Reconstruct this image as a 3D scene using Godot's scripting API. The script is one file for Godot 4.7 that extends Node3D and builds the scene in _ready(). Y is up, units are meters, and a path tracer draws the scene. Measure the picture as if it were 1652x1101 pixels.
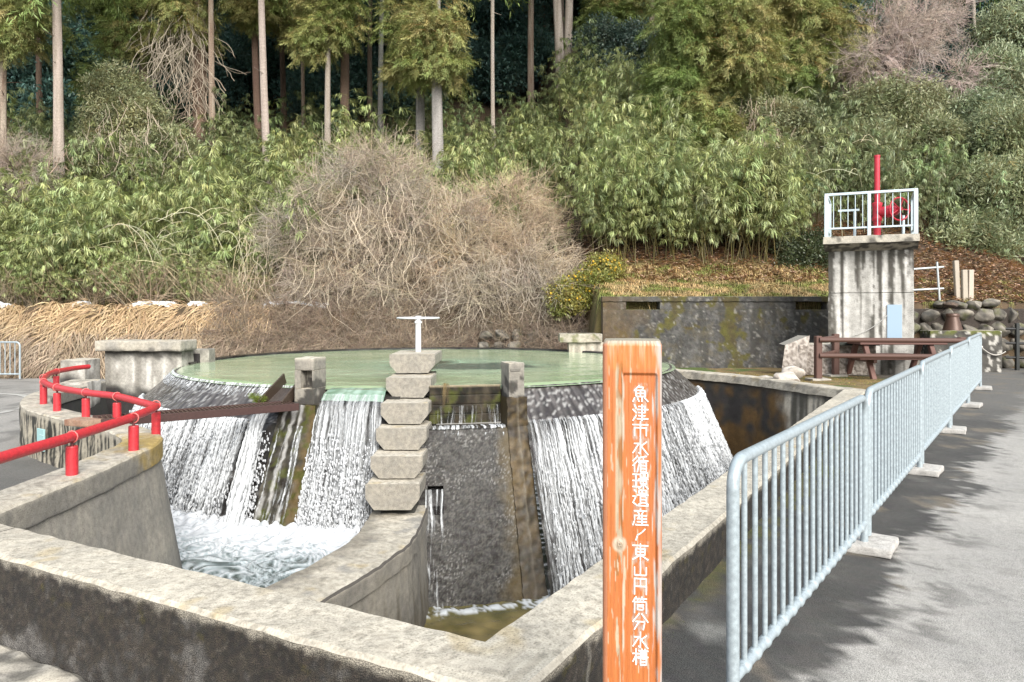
extends Node3D
# A round concrete water divider below a wooded slope. X is to the right, d is metres away from the viewer (d = -z), y is up.

var rng := RandomNumberGenerator.new()
var nz := FastNoiseLite.new()      # smooth, three octaves, about one bump per metre
var n1 := FastNoiseLite.new()      # one octave
var used := {}
const C := Vector2(-1.55, 14.4)    # axis of the round tank
const RIM := 4.56
const WATER := 0.53

# ---------------------------------------------------------------- mesh builder
class MB:
	var v := PackedVector3Array()
	var n := PackedVector3Array()
	var c := PackedColorArray()
	var ix := PackedInt32Array()
	func grid(w: int, h: int, p: PackedVector3Array, col: PackedColorArray, flip := false, keep := PackedByteArray()) -> void:
		var o := v.size()
		v.append_array(p)
		c.append_array(col)
		var sg := -1.0 if flip else 1.0
		for r in h:
			var ra := maxi(r - 1, 0) * w
			var rb := mini(r + 1, h - 1) * w
			for k in w:
				var du := p[r * w + mini(k + 1, w - 1)] - p[r * w + maxi(k - 1, 0)]
				var dv := p[rb + k] - p[ra + k]
				n.push_back(du.cross(dv).normalized() * sg)
		for r in h - 1:
			for k in w - 1:
				if keep.size() and keep[r * (w - 1) + k] == 0:
					continue
				var i := o + r * w + k
				if flip:
					ix.append_array(PackedInt32Array([i, i + 1, i + w, i + 1, i + w + 1, i + w]))
				else:
					ix.append_array(PackedInt32Array([i, i + w, i + 1, i + 1, i + w, i + w + 1]))
	func tri(a: Vector3, b: Vector3, d: Vector3, col: Color, away: Vector3) -> void:
		var nn := (b - a).cross(d - a)
		if nn.dot((a + b + d) / 3.0 - away) < 0.0:
			var t := b
			b = d
			d = t
			nn = -nn
		nn = nn.normalized()
		var o := v.size()
		v.append_array(PackedVector3Array([a, b, d]))
		n.append_array(PackedVector3Array([nn, nn, nn]))
		c.append_array(PackedColorArray([col, col, col]))
		ix.append_array(PackedInt32Array([o, o + 2, o + 1]))
	func quad(a: Vector3, b: Vector3, d: Vector3, e: Vector3, col: Color, away: Vector3) -> void:
		var nn := (b - a).cross(e - a)
		if nn.length_squared() < 1e-16:
			nn = (d - b).cross(e - b)
		if nn.dot((a + b + d + e) / 4.0 - away) < 0.0:
			var t := b
			b = e
			e = t
			nn = -nn
		nn = nn.normalized()
		var o := v.size()
		v.append_array(PackedVector3Array([a, b, d, e]))
		n.append_array(PackedVector3Array([nn, nn, nn, nn]))
		c.append_array(PackedColorArray([col, col, col, col]))
		ix.append_array(PackedInt32Array([o, o + 2, o + 1, o, o + 3, o + 2]))
	func leaf(a: Vector3, dir: Vector3, side: Vector3, up: Vector3, len: float, wid: float, col: Color) -> void:
		# a folded blade: base, two shoulders, tip
		var m := a + dir * (len * 0.42)
		var l := m - side * wid * 0.5 + up * wid * 0.12
		var r := m + side * wid * 0.5 + up * wid * 0.12
		var t := a + dir * len - up * len * 0.1
		var o := v.size()
		v.append_array(PackedVector3Array([a, l, t, r]))
		var nn := side.cross(dir).normalized()
		if nn.dot(up) < 0.0:
			nn = -nn
		n.append_array(PackedVector3Array([nn, (nn - side * 0.25).normalized(), nn, (nn + side * 0.25).normalized()]))
		c.append_array(PackedColorArray([col, col, col, col]))
		if (l - a).cross(t - a).dot(nn) < 0.0:
			ix.append_array(PackedInt32Array([o, o + 1, o + 2, o, o + 2, o + 3]))
		else:
			ix.append_array(PackedInt32Array([o, o + 2, o + 1, o, o + 3, o + 2]))
	func mesh() -> ArrayMesh:
		var a := []
		a.resize(Mesh.ARRAY_MAX)
		a[Mesh.ARRAY_VERTEX] = v
		a[Mesh.ARRAY_NORMAL] = n
		a[Mesh.ARRAY_COLOR] = c
		a[Mesh.ARRAY_INDEX] = ix
		var m := ArrayMesh.new()
		m.add_surface_from_arrays(Mesh.PRIMITIVE_TRIANGLES, a)
		return m

func V(x: float, d: float, y: float) -> Vector3:
	return Vector3(x, y, -d)

func numbered(s: String) -> String:
	var k: int = used.get(s, 0)
	used[s] = k + 1
	return s if k == 0 else "%s_%03d" % [s, k]

func thing(called: String, label: String, category: String, at := Vector3.ZERO, group := "") -> Node3D:
	var o := Node3D.new()
	o.name = numbered(called)
	o.position = at
	add_child(o)
	metas(o, label, category, group)
	return o

func metas(o: Node, label: String, category: String, group := "") -> void:
	o.set_meta("label", label)
	o.set_meta("category", category)
	if group:
		o.set_meta("group", group)

# commits a mesh given in world coordinates (or local ones when local is true) under a thing, a part or the root
func obj(called: String, mb, m: Material, parent: Node = null, local := false) -> MeshInstance3D:
	var o := MeshInstance3D.new()
	o.mesh = mb.mesh() if mb is MB else mb
	o.material_override = m
	if parent == null:
		o.name = numbered(called)
		add_child(o)
		return o
	var k := 0
	var nm := called
	while parent.has_node(nm):
		k += 1
		nm = "%s_%03d" % [called, k]
	o.name = nm
	if not local:
		var at := Vector3.ZERO
		var q := parent
		while q != self:
			at += (q as Node3D).position
			q = q.get_parent()
		o.position = -at
	parent.add_child(o)
	return o

func single(called: String, mb: MB, m: Material, label: String, category: String, group := "") -> MeshInstance3D:
	var o := obj(called, mb, m)
	metas(o, label, category, group)
	return o

func setting(called: String, mb: MB, m: Material, label: String, kind := "structure", category := "") -> MeshInstance3D:
	var o := obj(called, mb, m)
	metas(o, label, category if category else called.replace("_", " "))
	o.set_meta("kind", kind)
	return o

func scatter(called: String, mesh: Mesh, xf: Array[Transform3D], cols: Array[Color], m: Material, parent: Node = null) -> MultiMeshInstance3D:
	var mm := MultiMesh.new()
	mm.transform_format = MultiMesh.TRANSFORM_3D
	mm.use_colors = true
	mm.mesh = mesh
	mm.instance_count = xf.size()
	for i in xf.size():
		mm.set_instance_transform(i, xf[i])
		mm.set_instance_color(i, cols[i])
	var o := MultiMeshInstance3D.new()
	o.multimesh = mm
	o.material_override = m
	if parent == null:
		o.name = numbered(called)
		add_child(o)
	else:
		var k := 0
		var nm := called
		while parent.has_node(nm):
			k += 1
			nm = "%s_%03d" % [called, k]
		o.name = nm
		o.position = -(parent as Node3D).position
		parent.add_child(o)
	return o

# ---------------------------------------------------------------- shapes
func box(mb: MB, t: Transform3D, size: Vector3, bev: float, col: Color) -> void:
	var h := size * 0.5
	var away := t.origin
	var P := {}
	for sx in [-1, 1]:
		for sy in [-1, 1]:
			for sz in [-1, 1]:
				var k := Vector3(sx, sy, sz)
				var q := k * h
				P[[k, 0]] = t * (q - Vector3(0, sy, sz) * bev)
				P[[k, 1]] = t * (q - Vector3(sx, 0, sz) * bev)
				P[[k, 2]] = t * (q - Vector3(sx, sy, 0) * bev)
				if bev > 0.0:
					mb.tri(P[[k, 0]], P[[k, 1]], P[[k, 2]], col, away)
	for ax in 3:
		var b := (ax + 1) % 3
		var d := (ax + 2) % 3
		for s in [-1, 1]:
			var ks := []
			for pr in [[-1, -1], [1, -1], [1, 1], [-1, 1]]:
				var k := Vector3.ZERO
				k[ax] = s
				k[b] = pr[0]
				k[d] = pr[1]
				ks.append(k)
			mb.quad(P[[ks[0], ax]], P[[ks[1], ax]], P[[ks[2], ax]], P[[ks[3], ax]], col, away)
		if bev > 0.0:
			for sb in [-1, 1]:
				for sd in [-1, 1]:
					var k0 := Vector3.ZERO
					k0[ax] = -1
					k0[b] = sb
					k0[d] = sd
					var k1 := k0
					k1[ax] = 1
					mb.quad(P[[k0, b]], P[[k1, b]], P[[k1, d]], P[[k0, d]], col, away)

# a block whose faces are fine grids so that stains and weathering can vary over it
func cbox(mb: MB, t: Transform3D, size: Vector3, bev: float, cell: float, f: Callable, amp := 0.0) -> void:
	var h := size * 0.5
	for ax in 3:
		var b := (ax + 1) % 3
		var d := (ax + 2) % 3
		for s in [-1.0, 1.0]:
			var nb := maxi(2, ceili((size[b] - 2 * bev) / cell) + 1)
			var nd := maxi(2, ceili((size[d] - 2 * bev) / cell) + 1)
			var p := PackedVector3Array()
			var col := PackedColorArray()
			for j in nd + 2:
				for i in nb + 2:
					var q := Vector3.ZERO
					var u := clampf((i - 1.0) / (nb - 1.0), 0, 1) * 2 - 1
					var w := clampf((j - 1.0) / (nd - 1.0), 0, 1) * 2 - 1
					q[b] = u * (h[b] - bev)
					q[d] = w * (h[d] - bev)
					q[ax] = s * h[ax]
					var border := false
					if i == 0 or i == nb + 1:
						q[b] = (1.0 if i else -1.0) * (h[b] - bev * 0.3)
						border = true
					if j == 0 or j == nd + 1:
						q[d] = (1.0 if j else -1.0) * (h[d] - bev * 0.3)
						border = true
					if border:
						q[ax] = s * (h[ax] - bev * 0.3)
					var g := t * q
					if amp > 0.0:
						g += wob(g) * amp
					p.push_back(g)
					col.push_back(f.call(g, ax, s))
			mb.grid(nb + 2, nd + 2, p, col, s > 0.0)

func wob(g: Vector3) -> Vector3:
	return Vector3(n1.get_noise_3dv(g * 9.0), n1.get_noise_3dv(g * 9.0 + Vector3(31, 7, 3)), n1.get_noise_3dv(g * 9.0 + Vector3(5, 77, 41)))

func tube(mb: MB, pts: Array, rad, sides: int, col, caps := true) -> void:
	var m := pts.size()
	var p := PackedVector3Array()
	var cc := PackedColorArray()
	var side := Vector3.ZERO
	for i in m:
		var dir: Vector3 = (pts[mini(i + 1, m - 1)] - pts[maxi(i - 1, 0)]).normalized()
		if side == Vector3.ZERO:
			side = dir.cross(Vector3.UP if absf(dir.y) < 0.9 else Vector3.RIGHT).normalized()
		side = (side - dir * side.dot(dir)).normalized()
		var other := dir.cross(side)
		var r: float = rad if rad is float else rad[i]
		for k in sides + 1:
			var a := TAU * k / sides
			p.push_back(pts[i] + (side * cos(a) + other * sin(a)) * r)
			cc.push_back(col if col is Color else col[i])
	var first := mb.n.size()
	mb.grid(sides + 1, m, p, cc, true)
	for i in m:                                    # the seam of the tube
		var a := first + i * (sides + 1)
		var s := (mb.n[a] + mb.n[a + sides]).normalized()
		mb.n[a] = s
		mb.n[a + sides] = s
	if caps:
		for e in [0, m - 1]:
			var cen: Vector3 = pts[e]
			var inner: Vector3 = pts[1] if e == 0 else pts[m - 2]
			for k in sides:
				mb.tri(cen, p[e * (sides + 1) + k], p[e * (sides + 1) + k + 1], cc[e * (sides + 1)], inner)

# carries a cross-section (offset to the right of the path, height) along a path on the ground plane
func sweep(mb: MB, path: Array, prof: Array, cs: float, ct: float, f: Callable, smooth := true, amp := 0.0, caps := true) -> void:
	var m := path.size()
	var segn := []
	for i in m - 1:
		var e: Vector2 = (path[i + 1] - path[i]).normalized()
		segn.append(Vector2(e.y, -e.x))
	var vn := []
	for i in m:
		var a: Vector2 = segn[maxi(i - 1, 0)]
		var b: Vector2 = segn[mini(i, m - 2)]
		var k := (a + b).normalized()
		vn.append(k / maxf(k.dot(a), 0.3))
	var runs := []
	var along := 0.0
	var cur := []
	for i in m - 1:
		var L: float = path[i].distance_to(path[i + 1])
		var ns := maxi(1, ceili(L / cs))
		for j in ns + 1:
			if j == 0 and smooth and i > 0:
				continue
			var t := float(j) / ns
			var nn: Vector2 = vn[i].lerp(vn[i + 1], t) if smooth else (vn[i] if j == 0 else vn[i + 1] if j == ns else segn[i])
			cur.append([path[i].lerp(path[i + 1], t), nn, along + L * t])
		along += L
		if not smooth or i == m - 2:
			runs.append(cur)
			cur = []
	for run in runs:
		for k in prof.size() - 1:
			var a: Vector2 = prof[k]
			var b: Vector2 = prof[k + 1]
			var nt := maxi(1, ceili(a.distance_to(b) / ct))
			var p := PackedVector3Array()
			var col := PackedColorArray()
			for j in nt + 1:
				var q := a.lerp(b, float(j) / nt)
				for s in run:
					var w: Vector2 = s[0] + s[1] * q.x
					var g := V(w.x, w.y, q.y)
					if amp > 0.0:
						g += wob(g) * amp
					p.push_back(g)
					col.push_back(f.call(g, s[2], k, q))
			mb.grid(run.size(), nt + 1, p, col)
	if caps:
		var poly := PackedVector2Array(prof)
		var ids := Geometry2D.triangulate_polygon(poly)
		for e in 2:
			var s: Array = runs[0][0] if e == 0 else runs[-1][-1]
			var nb: Array = runs[0][1] if e == 0 else runs[-1][-2]
			var away := V(nb[0].x, nb[0].y, 0)
			for k in range(0, ids.size(), 3):
				var tr := []
				for j in 3:
					var q := poly[ids[k + j]]
					var w: Vector2 = s[0] + s[1] * q.x
					tr.append(V(w.x, w.y, q.y))
				var mid: Vector3 = (tr[0] + tr[1] + tr[2]) / 3.0
				mb.tri(tr[0], tr[1], tr[2], f.call(mid, s[2], 0, Vector2.ZERO), Vector3(away.x, mid.y, away.z))

func polar(deg: float, r: float, y: float) -> Vector3:
	var a := deg_to_rad(deg)
	return V(C.x + r * sin(a), C.y - r * cos(a), y)

func prof_at(prof: Array, t: float) -> Vector2:     # t in metres along a list of points
	for i in prof.size() - 1:
		var L: float = prof[i].distance_to(prof[i + 1])
		if t <= L or i == prof.size() - 2:
			return prof[i].lerp(prof[i + 1], minf(t / L, 1.0))
		t -= L
	return prof[-1]

func prof_len(prof: Array) -> float:
	var L := 0.0
	for i in prof.size() - 1:
		L += prof[i].distance_to(prof[i + 1])
	return L

# part of a surface of revolution round the tank's axis
func cone(mb: MB, a0: float, a1: float, prof: Array, cs: float, ct: float, f: Callable, amp := 0.0) -> void:
	var nsx := maxi(2, ceili(deg_to_rad(a1 - a0) * 5.2 / cs) + 1)
	for k in prof.size() - 1:
		var nt := maxi(2, ceili(prof[k].distance_to(prof[k + 1]) / ct) + 1)
		var p := PackedVector3Array()
		var col := PackedColorArray()
		for j in nt:
			var q: Vector2 = prof[k].lerp(prof[k + 1], j / (nt - 1.0))
			for i in nsx:
				var deg := lerpf(a0, a1, i / (nsx - 1.0))
				var g := polar(deg, q.x, q.y)
				if amp > 0.0:
					g += wob(g * 1.7) * amp
				p.push_back(g)
				col.push_back(f.call(g, deg, k))
		mb.grid(nsx, nt, p, col)

func rock(mb: MB, at: Vector3, size: Vector3, sd: int, f: Callable, seg := 12, rough := 0.35) -> void:
	var p := PackedVector3Array()
	var col := PackedColorArray()
	var h := seg / 2 + 1
	var off := Vector3(sd * 7.3, sd * 3.1, sd * 1.7)
	var cut := []
	for k in 9:
		var w := Vector3(n1.get_noise_2d(sd * 3.7 + k * 11.0, 5.0), n1.get_noise_2d(sd * 3.7 + k * 11.0, 25.0), n1.get_noise_2d(sd * 3.7 + k * 11.0, 45.0)).normalized()
		cut.append([w, 0.62 + 0.22 * absf(n1.get_noise_2d(sd * 1.9, k * 7.0))])
	for j in h:
		for i in seg + 1:
			var a := TAU * (i % seg) / seg
			var b := PI * j / (h - 1.0)
			var q := Vector3(sin(b) * cos(a), cos(b), sin(b) * sin(a))
			var k := 1.0 + rough * n1.get_noise_3dv(q * 1.3 + off) + rough * 0.35 * n1.get_noise_3dv(q * 3.5 + off)
			# squarer than a ball
			var sq := q / maxf(maxf(absf(q.x), absf(q.y)), absf(q.z))
			q = q.lerp(sq * 0.88, 0.55) * k
			for w in cut:
				var over: float = q.dot(w[0]) - w[1]
				if over > 0.0:
					q -= w[0] * over * 0.9
			var g := at + q * size * 0.5
			p.push_back(g)
			col.push_back(f.call(g))
	mb.grid(seg + 1, h, p, col, true)

# ---------------------------------------------------------------- materials
func image(fn: Callable, px := 512, linear := false) -> ImageTexture:
	var im := Image.create(px, px, false, Image.FORMAT_RGB8)
	for y in px:
		for x in px:
			im.set_pixel(x, y, fn.call(x, y))
	return ImageTexture.create_from_image(im)

func noise_image(freq: float, oct: int, sd: int, px := 512, kind := FastNoiseLite.TYPE_SIMPLEX_SMOOTH) -> PackedByteArray:
	var f := FastNoiseLite.new()
	f.noise_type = kind
	f.frequency = freq
	f.seed = sd
	f.fractal_type = FastNoiseLite.FRACTAL_FBM
	f.fractal_octaves = oct
	var im := f.get_seamless_image(px, px, false, false, 0.12)
	im.convert(Image.FORMAT_L8)
	return im.get_data()

func mat(rough: float, tex: Texture2D = null, scale := 1.0, bump := 0.0, bump_tex: Texture2D = null, spec := 0.5) -> StandardMaterial3D:
	var m := StandardMaterial3D.new()
	m.vertex_color_use_as_albedo = true
	m.roughness = rough
	m.metallic_specular = spec
	m.cull_mode = BaseMaterial3D.CULL_DISABLED
	if tex:
		m.albedo_texture = tex
	if bump > 0.0:
		m.heightmap_enabled = true
		m.heightmap_texture = bump_tex if bump_tex else tex
		m.heightmap_scale = bump
	if tex or bump_tex:
		m.uv1_triplanar = true
		m.uv1_world_triplanar = true
		m.uv1_scale = Vector3.ONE * scale
	return m

func leafmat(rough := 0.45, back := 0.5) -> StandardMaterial3D:
	var m := StandardMaterial3D.new()
	m.vertex_color_use_as_albedo = true
	m.roughness = rough
	m.cull_mode = BaseMaterial3D.CULL_DISABLED
	if back > 0.0:
		m.backlight_enabled = true
		m.backlight = Color(back, back, back)
	return m

var M := {}

func materials() -> void:
	var a := noise_image(0.03, 5, 3)
	var b := noise_image(0.16, 3, 11)
	var s := noise_image(0.4, 2, 5)
	var grain := image(func(x, y):
		var i: int = y * 512 + x
		var g := 0.90 + 0.22 * (a[i] / 255.0 - 0.5) + 0.20 * (b[i] / 255.0 - 0.5) + 0.22 * (s[i] / 255.0 - 0.5)
		if s[i] > 196: g *= 0.80
		if b[i] < 62: g *= 0.84
		g = clampf(g, 0.2, 1.0)
		return Color(g, g * 0.99, g * 0.97))
	var pitted := image(func(x, y):
		var i: int = y * 512 + x
		var g := 0.66 + 1.0 * (b[i] / 255.0 - 0.5) + 0.9 * (s[i] / 255.0 - 0.5) + 0.3 * (a[i] / 255.0 - 0.5)
		g = clampf(g, 0.16, 1.0)
		return Color(g, g * 0.985, g * 0.96))
	var asph := image(func(x, y):
		var i: int = y * 512 + x
		var g := 0.86 + 0.16 * (a[i] / 255.0 - 0.5) + 0.6 * (s[i] / 255.0 - 0.5) + 0.45 * (b[i] / 255.0 - 0.5)
		if s[i] < 78: g *= 0.7
		g = clampf(g, 0.15, 1.0)
		return Color(g, g * 0.99, g * 0.97))
	var fine := noise_image(0.012, 4, 21)
	var bark := image(func(x, y):
		var i: int = ((y / 6) % 512) * 512 + x
		var g := clampf(0.84 + 0.9 * (b[i] / 255.0 - 0.5) + 0.5 * (s[((y / 3) % 512) * 512 + x] / 255.0 - 0.5) + 0.3 * (a[y * 512 + x] / 255.0 - 0.5), 0.15, 1.0)
		return Color(g, g, g))
	var wood := image(func(x, y):
		var i: int = ((y / 24) % 512) * 512 + x
		var g := clampf(0.94 + 0.16 * (b[i] / 255.0 - 0.5) + 0.12 * (s[i] / 255.0 - 0.5), 0.3, 1.0)
		return Color(g, g, g))
	var zinc := image(func(x, y):
		var i: int = y * 512 + x
		var g := clampf(0.88 + 0.32 * (b[i] / 255.0 - 0.5) + 0.2 * (fine[i] / 255.0 - 0.5), 0.4, 1.0)
		return Color(g * 0.97, g, g))
	M.concrete = mat(0.9, grain, 0.9, 0.35)
	M.pitted = mat(0.92, pitted, 1.5, 0.5)
	M.far_concrete = mat(0.9, grain, 0.45, 0.5)
	M.wet = mat(0.25, grain, 1.1, 0.5, null, 0.32)
	M.damp = mat(0.5, grain, 0.9, 0.4, null, 0.3)
	M.asphalt = mat(0.88, asph, 1.15, 0.25)
	M.bark = mat(0.9, bark, 1.2, 2.5)
	M.wood = mat(0.7, wood, 2.2, 0.15)
	M.paint_wood = mat(0.5, wood, 4.0, 0.06)
	M.zinc = mat(0.42, zinc, 5.0, 0.0)
	M.zinc.metallic = 0.25
	M.red = mat(0.42, grain, 1.6)
	M.white = mat(0.55)
	M.steel = mat(0.45, grain, 2.0, 0.05)
	M.steel.metallic = 0.3
	M.stone = mat(0.85, grain, 1.6, 0.7)
	M.soil = mat(0.95, asph, 0.7, 2.0)
	M.leaf = leafmat(0.42, 0.75)
	M.needle = leafmat(0.6, 0.35)
	M.twig = leafmat(0.8, 0.0)
	M.straw = leafmat(0.7, 0.4)
	M.snow = mat(0.6, null)
	M.foam = mat(0.35, null, 1.0, 0.0, null, 0.5)
	M.veil = mat(0.4, null, 1.0, 0.0, null, 0.5)
	M.veil.transparency = BaseMaterial3D.TRANSPARENCY_ALPHA
	var ripple := FastNoiseLite.new()
	ripple.frequency = 0.02
	ripple.fractal_octaves = 3
	var rim_img := ripple.get_seamless_image(512, 512)
	var rt := ImageTexture.create_from_image(rim_img)
	M.pond = mat(0.09, null, 0.35, 0.55, rt, 0.5)
	M.pool = mat(0.22, null, 0.6, 0.5, rt, 0.5)

func fb(p: Vector3, k: float) -> float:        # about -0.6 .. 0.6
	return nz.get_noise_3dv(p * k)

func streak(p: Vector3, s: float, across := 5.0, down := 0.45) -> float:
	return nz.get_noise_2d(s * across, p.y * down + 40.0) + 0.5 * n1.get_noise_2d(s * across * 2.7, p.y * down * 1.7)

func st(a: float, b: float, x: float) -> float:
	return smoothstep(a, b, x)

func mixc(a: Color, b: Color, t: float) -> Color:
	return a.lerp(b, clampf(t, 0, 1))

const PALE := Color(0.50, 0.465, 0.395)
const GREY := Color(0.33, 0.315, 0.285)
const DARK := Color(0.075, 0.07, 0.062)
const BLACK := Color(0.028, 0.027, 0.026)
const MOSS := Color(0.075, 0.085, 0.018)

func top_colour(p: Vector3) -> Color:          # dry weathered concrete seen from above
	var c := mixc(PALE * 0.86, PALE * 1.14, 0.5 + fb(p, 1.3))
	c = mixc(c, Color(0.33, 0.30, 0.25), st(0.15, 0.5, fb(p + Vector3(9, 0, 4), 9.0)) * 0.45)
	c = mixc(c, Color(0.21, 0.19, 0.15), st(0.32, 0.46, n1.get_noise_3dv(p * 62.0)) * 0.5)
	c = mixc(c, Color(0.42, 0.30, 0.09), st(0.3, 0.55, fb(p + Vector3(3, 8, 1), 2.2)) * 0.35)
	return c

func outer_colour(p: Vector3, s: float, top: float) -> Color:     # the wall's outer face: soot-black under the lip, grey lower down
	var under := top - p.y
	var fine := n1.get_noise_3dv(p * 44.0)
	var c := mixc(Color(0.085, 0.08, 0.074), Color(0.29, 0.28, 0.27), 0.30 + 0.9 * fb(p, 2.6) + 0.30 * fine + 0.5 * under)
	var dark := st(-0.3, 0.3, fb(p + Vector3(4, 4, 4), 2.2) * 0.8 + 0.35 * fb(p, 9.0) + 0.25 * fine + 0.52 - under * (1.1 if p.x < 0.3 else 0.5))
	c = mixc(c, mixc(Color(0.024, 0.019, 0.014), Color(0.062, 0.049, 0.034), 0.45 + fine + fb(p, 6.0)), dark * 0.95)
	c = mixc(c, Color(0.40, 0.37, 0.33), st(0.30, 0.5, fb(p + Vector3(1, 6, 1), 17.0)) * 0.18)
	c = mixc(c, Color(0.10, 0.085, 0.015), st(0.28, 0.42, fb(p + Vector3(2, 2, 2), 7.0)) * st(0.22, 0.06, under) * 0.7)
	c = mixc(c, Color(0.42, 0.40, 0.36), st(0.02, 0.005, absf(s - 3.42 - 0.03 * fb(p, 6.0))) * 0.5)
	return mixc(c, PALE * 0.95, st(0.055, 0.02, under + 0.035 * fb(p, 9.0)))

func side_colour(p: Vector3, s: float, top: float) -> Color:      # concrete with faint runs, painted darker than tops to stand in for shade
	var c := mixc(GREY * 0.62, PALE * 0.62, 0.5 + 0.8 * fb(p, 1.7) + 0.3 * streak(p, s, 9.0, 0.6) + 0.25 * n1.get_noise_3dv(p * 28.0))
	c = mixc(c, GREY * 0.5, st(0.0, 0.7, streak(p, s, 8.0, 0.35) + 0.4 * fb(p, 7.0)) * 0.5)
	return mixc(c, PALE, st(0.05, 0.0, top - p.y))

func ground_y(x: float, d: float) -> float:
	return 0.012 * maxf(d - 2.0, 0.0) * st(-2.5, 0.5, x) - 0.27 * st(0.0, -2.2, x)

func hill_y(x: float, d: float) -> float:
	var left := -0.45 + 2.05 * st(19.35, 20.5, d + 0.25 * n1.get_noise_2d(x * 1.7, 3)) + 0.56 * maxf(d - 22.5, 0.0)
	var mid := 0.1 + 1.72 * st(17.8, 18.0, d) + 0.33 * clampf(d - 18.0, 0.0, 1.6) + 0.6 * maxf(d - 19.6, 0.0)
	var right := ground_y(x, 16.5) - 0.1 + 1.55 * st(17.0, 17.5, d) + 0.42 * clampf(d - 17.4, 0.0, 3.0) + 0.6 * maxf(d - 20.4, 0.0)
	var h := lerpf(left, mid, st(1.7, 2.2, x))
	h = lerpf(h, right, st(8.3, 8.7, x))
	h = lerpf(h, ground_y(x, 16.5) - 0.1 + 0.5 * maxf(d - 17.3, 0.0), st(13.0, 16.0, x))
	return h + 0.35 * st(22.0, 28.0, d) * nz.get_noise_2d(x * 0.25, d * 0.25)

func rf(a: float, b: float) -> float:
	return rng.randf_range(a, b)

# ---------------------------------------------------------------- the concrete basin
const A := Vector2(-0.11, 2.9)                  # inner corner of the near wall
const U := Vector2(0.518, 0.855)                # along its right arm
const W := Vector2(-0.884, 0.467)               # along its left arm

func parapet_path() -> Array:
	var c := Curve2D.new()
	for q in [[-3.22, 4.34], [-3.24, 4.8], [-3.25, 5.9], [-3.33, 6.9], [-3.44, 7.32], [-3.62, 7.62], [-3.95, 7.98], [-4.45, 8.42], [-5.1, 8.95], [-5.85, 9.6], [-6.45, 10.4], [-6.82, 11.2], [-6.98, 12.1], [-7.05, 12.9]]:
		c.add_point(Vector2(q[0], q[1]))
	for i in range(1, c.point_count - 1):
		var t := (c.get_point_position(i + 1) - c.get_point_position(i - 1)).normalized()
		var k := minf(c.get_point_position(i).distance_to(c.get_point_position(i + 1)), c.get_point_position(i).distance_to(c.get_point_position(i - 1))) * 0.33
		c.set_point_in(i, -t * k)
		c.set_point_out(i, t * k)
	return Array(c.tessellate(4, 2.0))

func terrace_path() -> Array:
	return [Vector2(2.95, 15.9), Vector2(3.3, 15.25), Vector2(3.7, 14.75), Vector2(4.12, 14.2), Vector2(4.45, 13.6), Vector2(4.66, 13.0), Vector2(4.9, 12.4), Vector2(5.18, 11.8), Vector2(5.38, 11.35), Vector2(5.55, 10.9)]

func pit_outline() -> PackedVector2Array:
	var o := PackedVector2Array()
	var nl := Vector2(-W.y, W.x) * 0.16
	o.append(A + W * 6.6 + Vector2(-0.075, -0.14))
	o.append(A + Vector2(0.0, -0.2))
	o.append(A + U * 10.0 + Vector2(0.14, -0.08))
	for i in range(9, -1, -1):
		o.append(terrace_path()[i] + Vector2(0.14, 0.06))
	o.append(Vector2(2.75, 16.4))
	for k in range(0, 13):
		var a := deg_to_rad(112.0 + 136.0 * k / 12.0)
		o.append(C + Vector2(sin(a), -cos(a)) * 5.05)
	o.append(Vector2(-7.6, 13.9))
	var pp := parapet_path()
	for i in range(pp.size() - 1, -1, -1):
		if pp[i].y > 7.55 or pp[i].y < 7.0:
			o.append(pp[i] + (Vector2(-0.14, -0.13) if pp[i].y > 7.5 else Vector2(-0.16, 0.0)))
	return o

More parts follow.
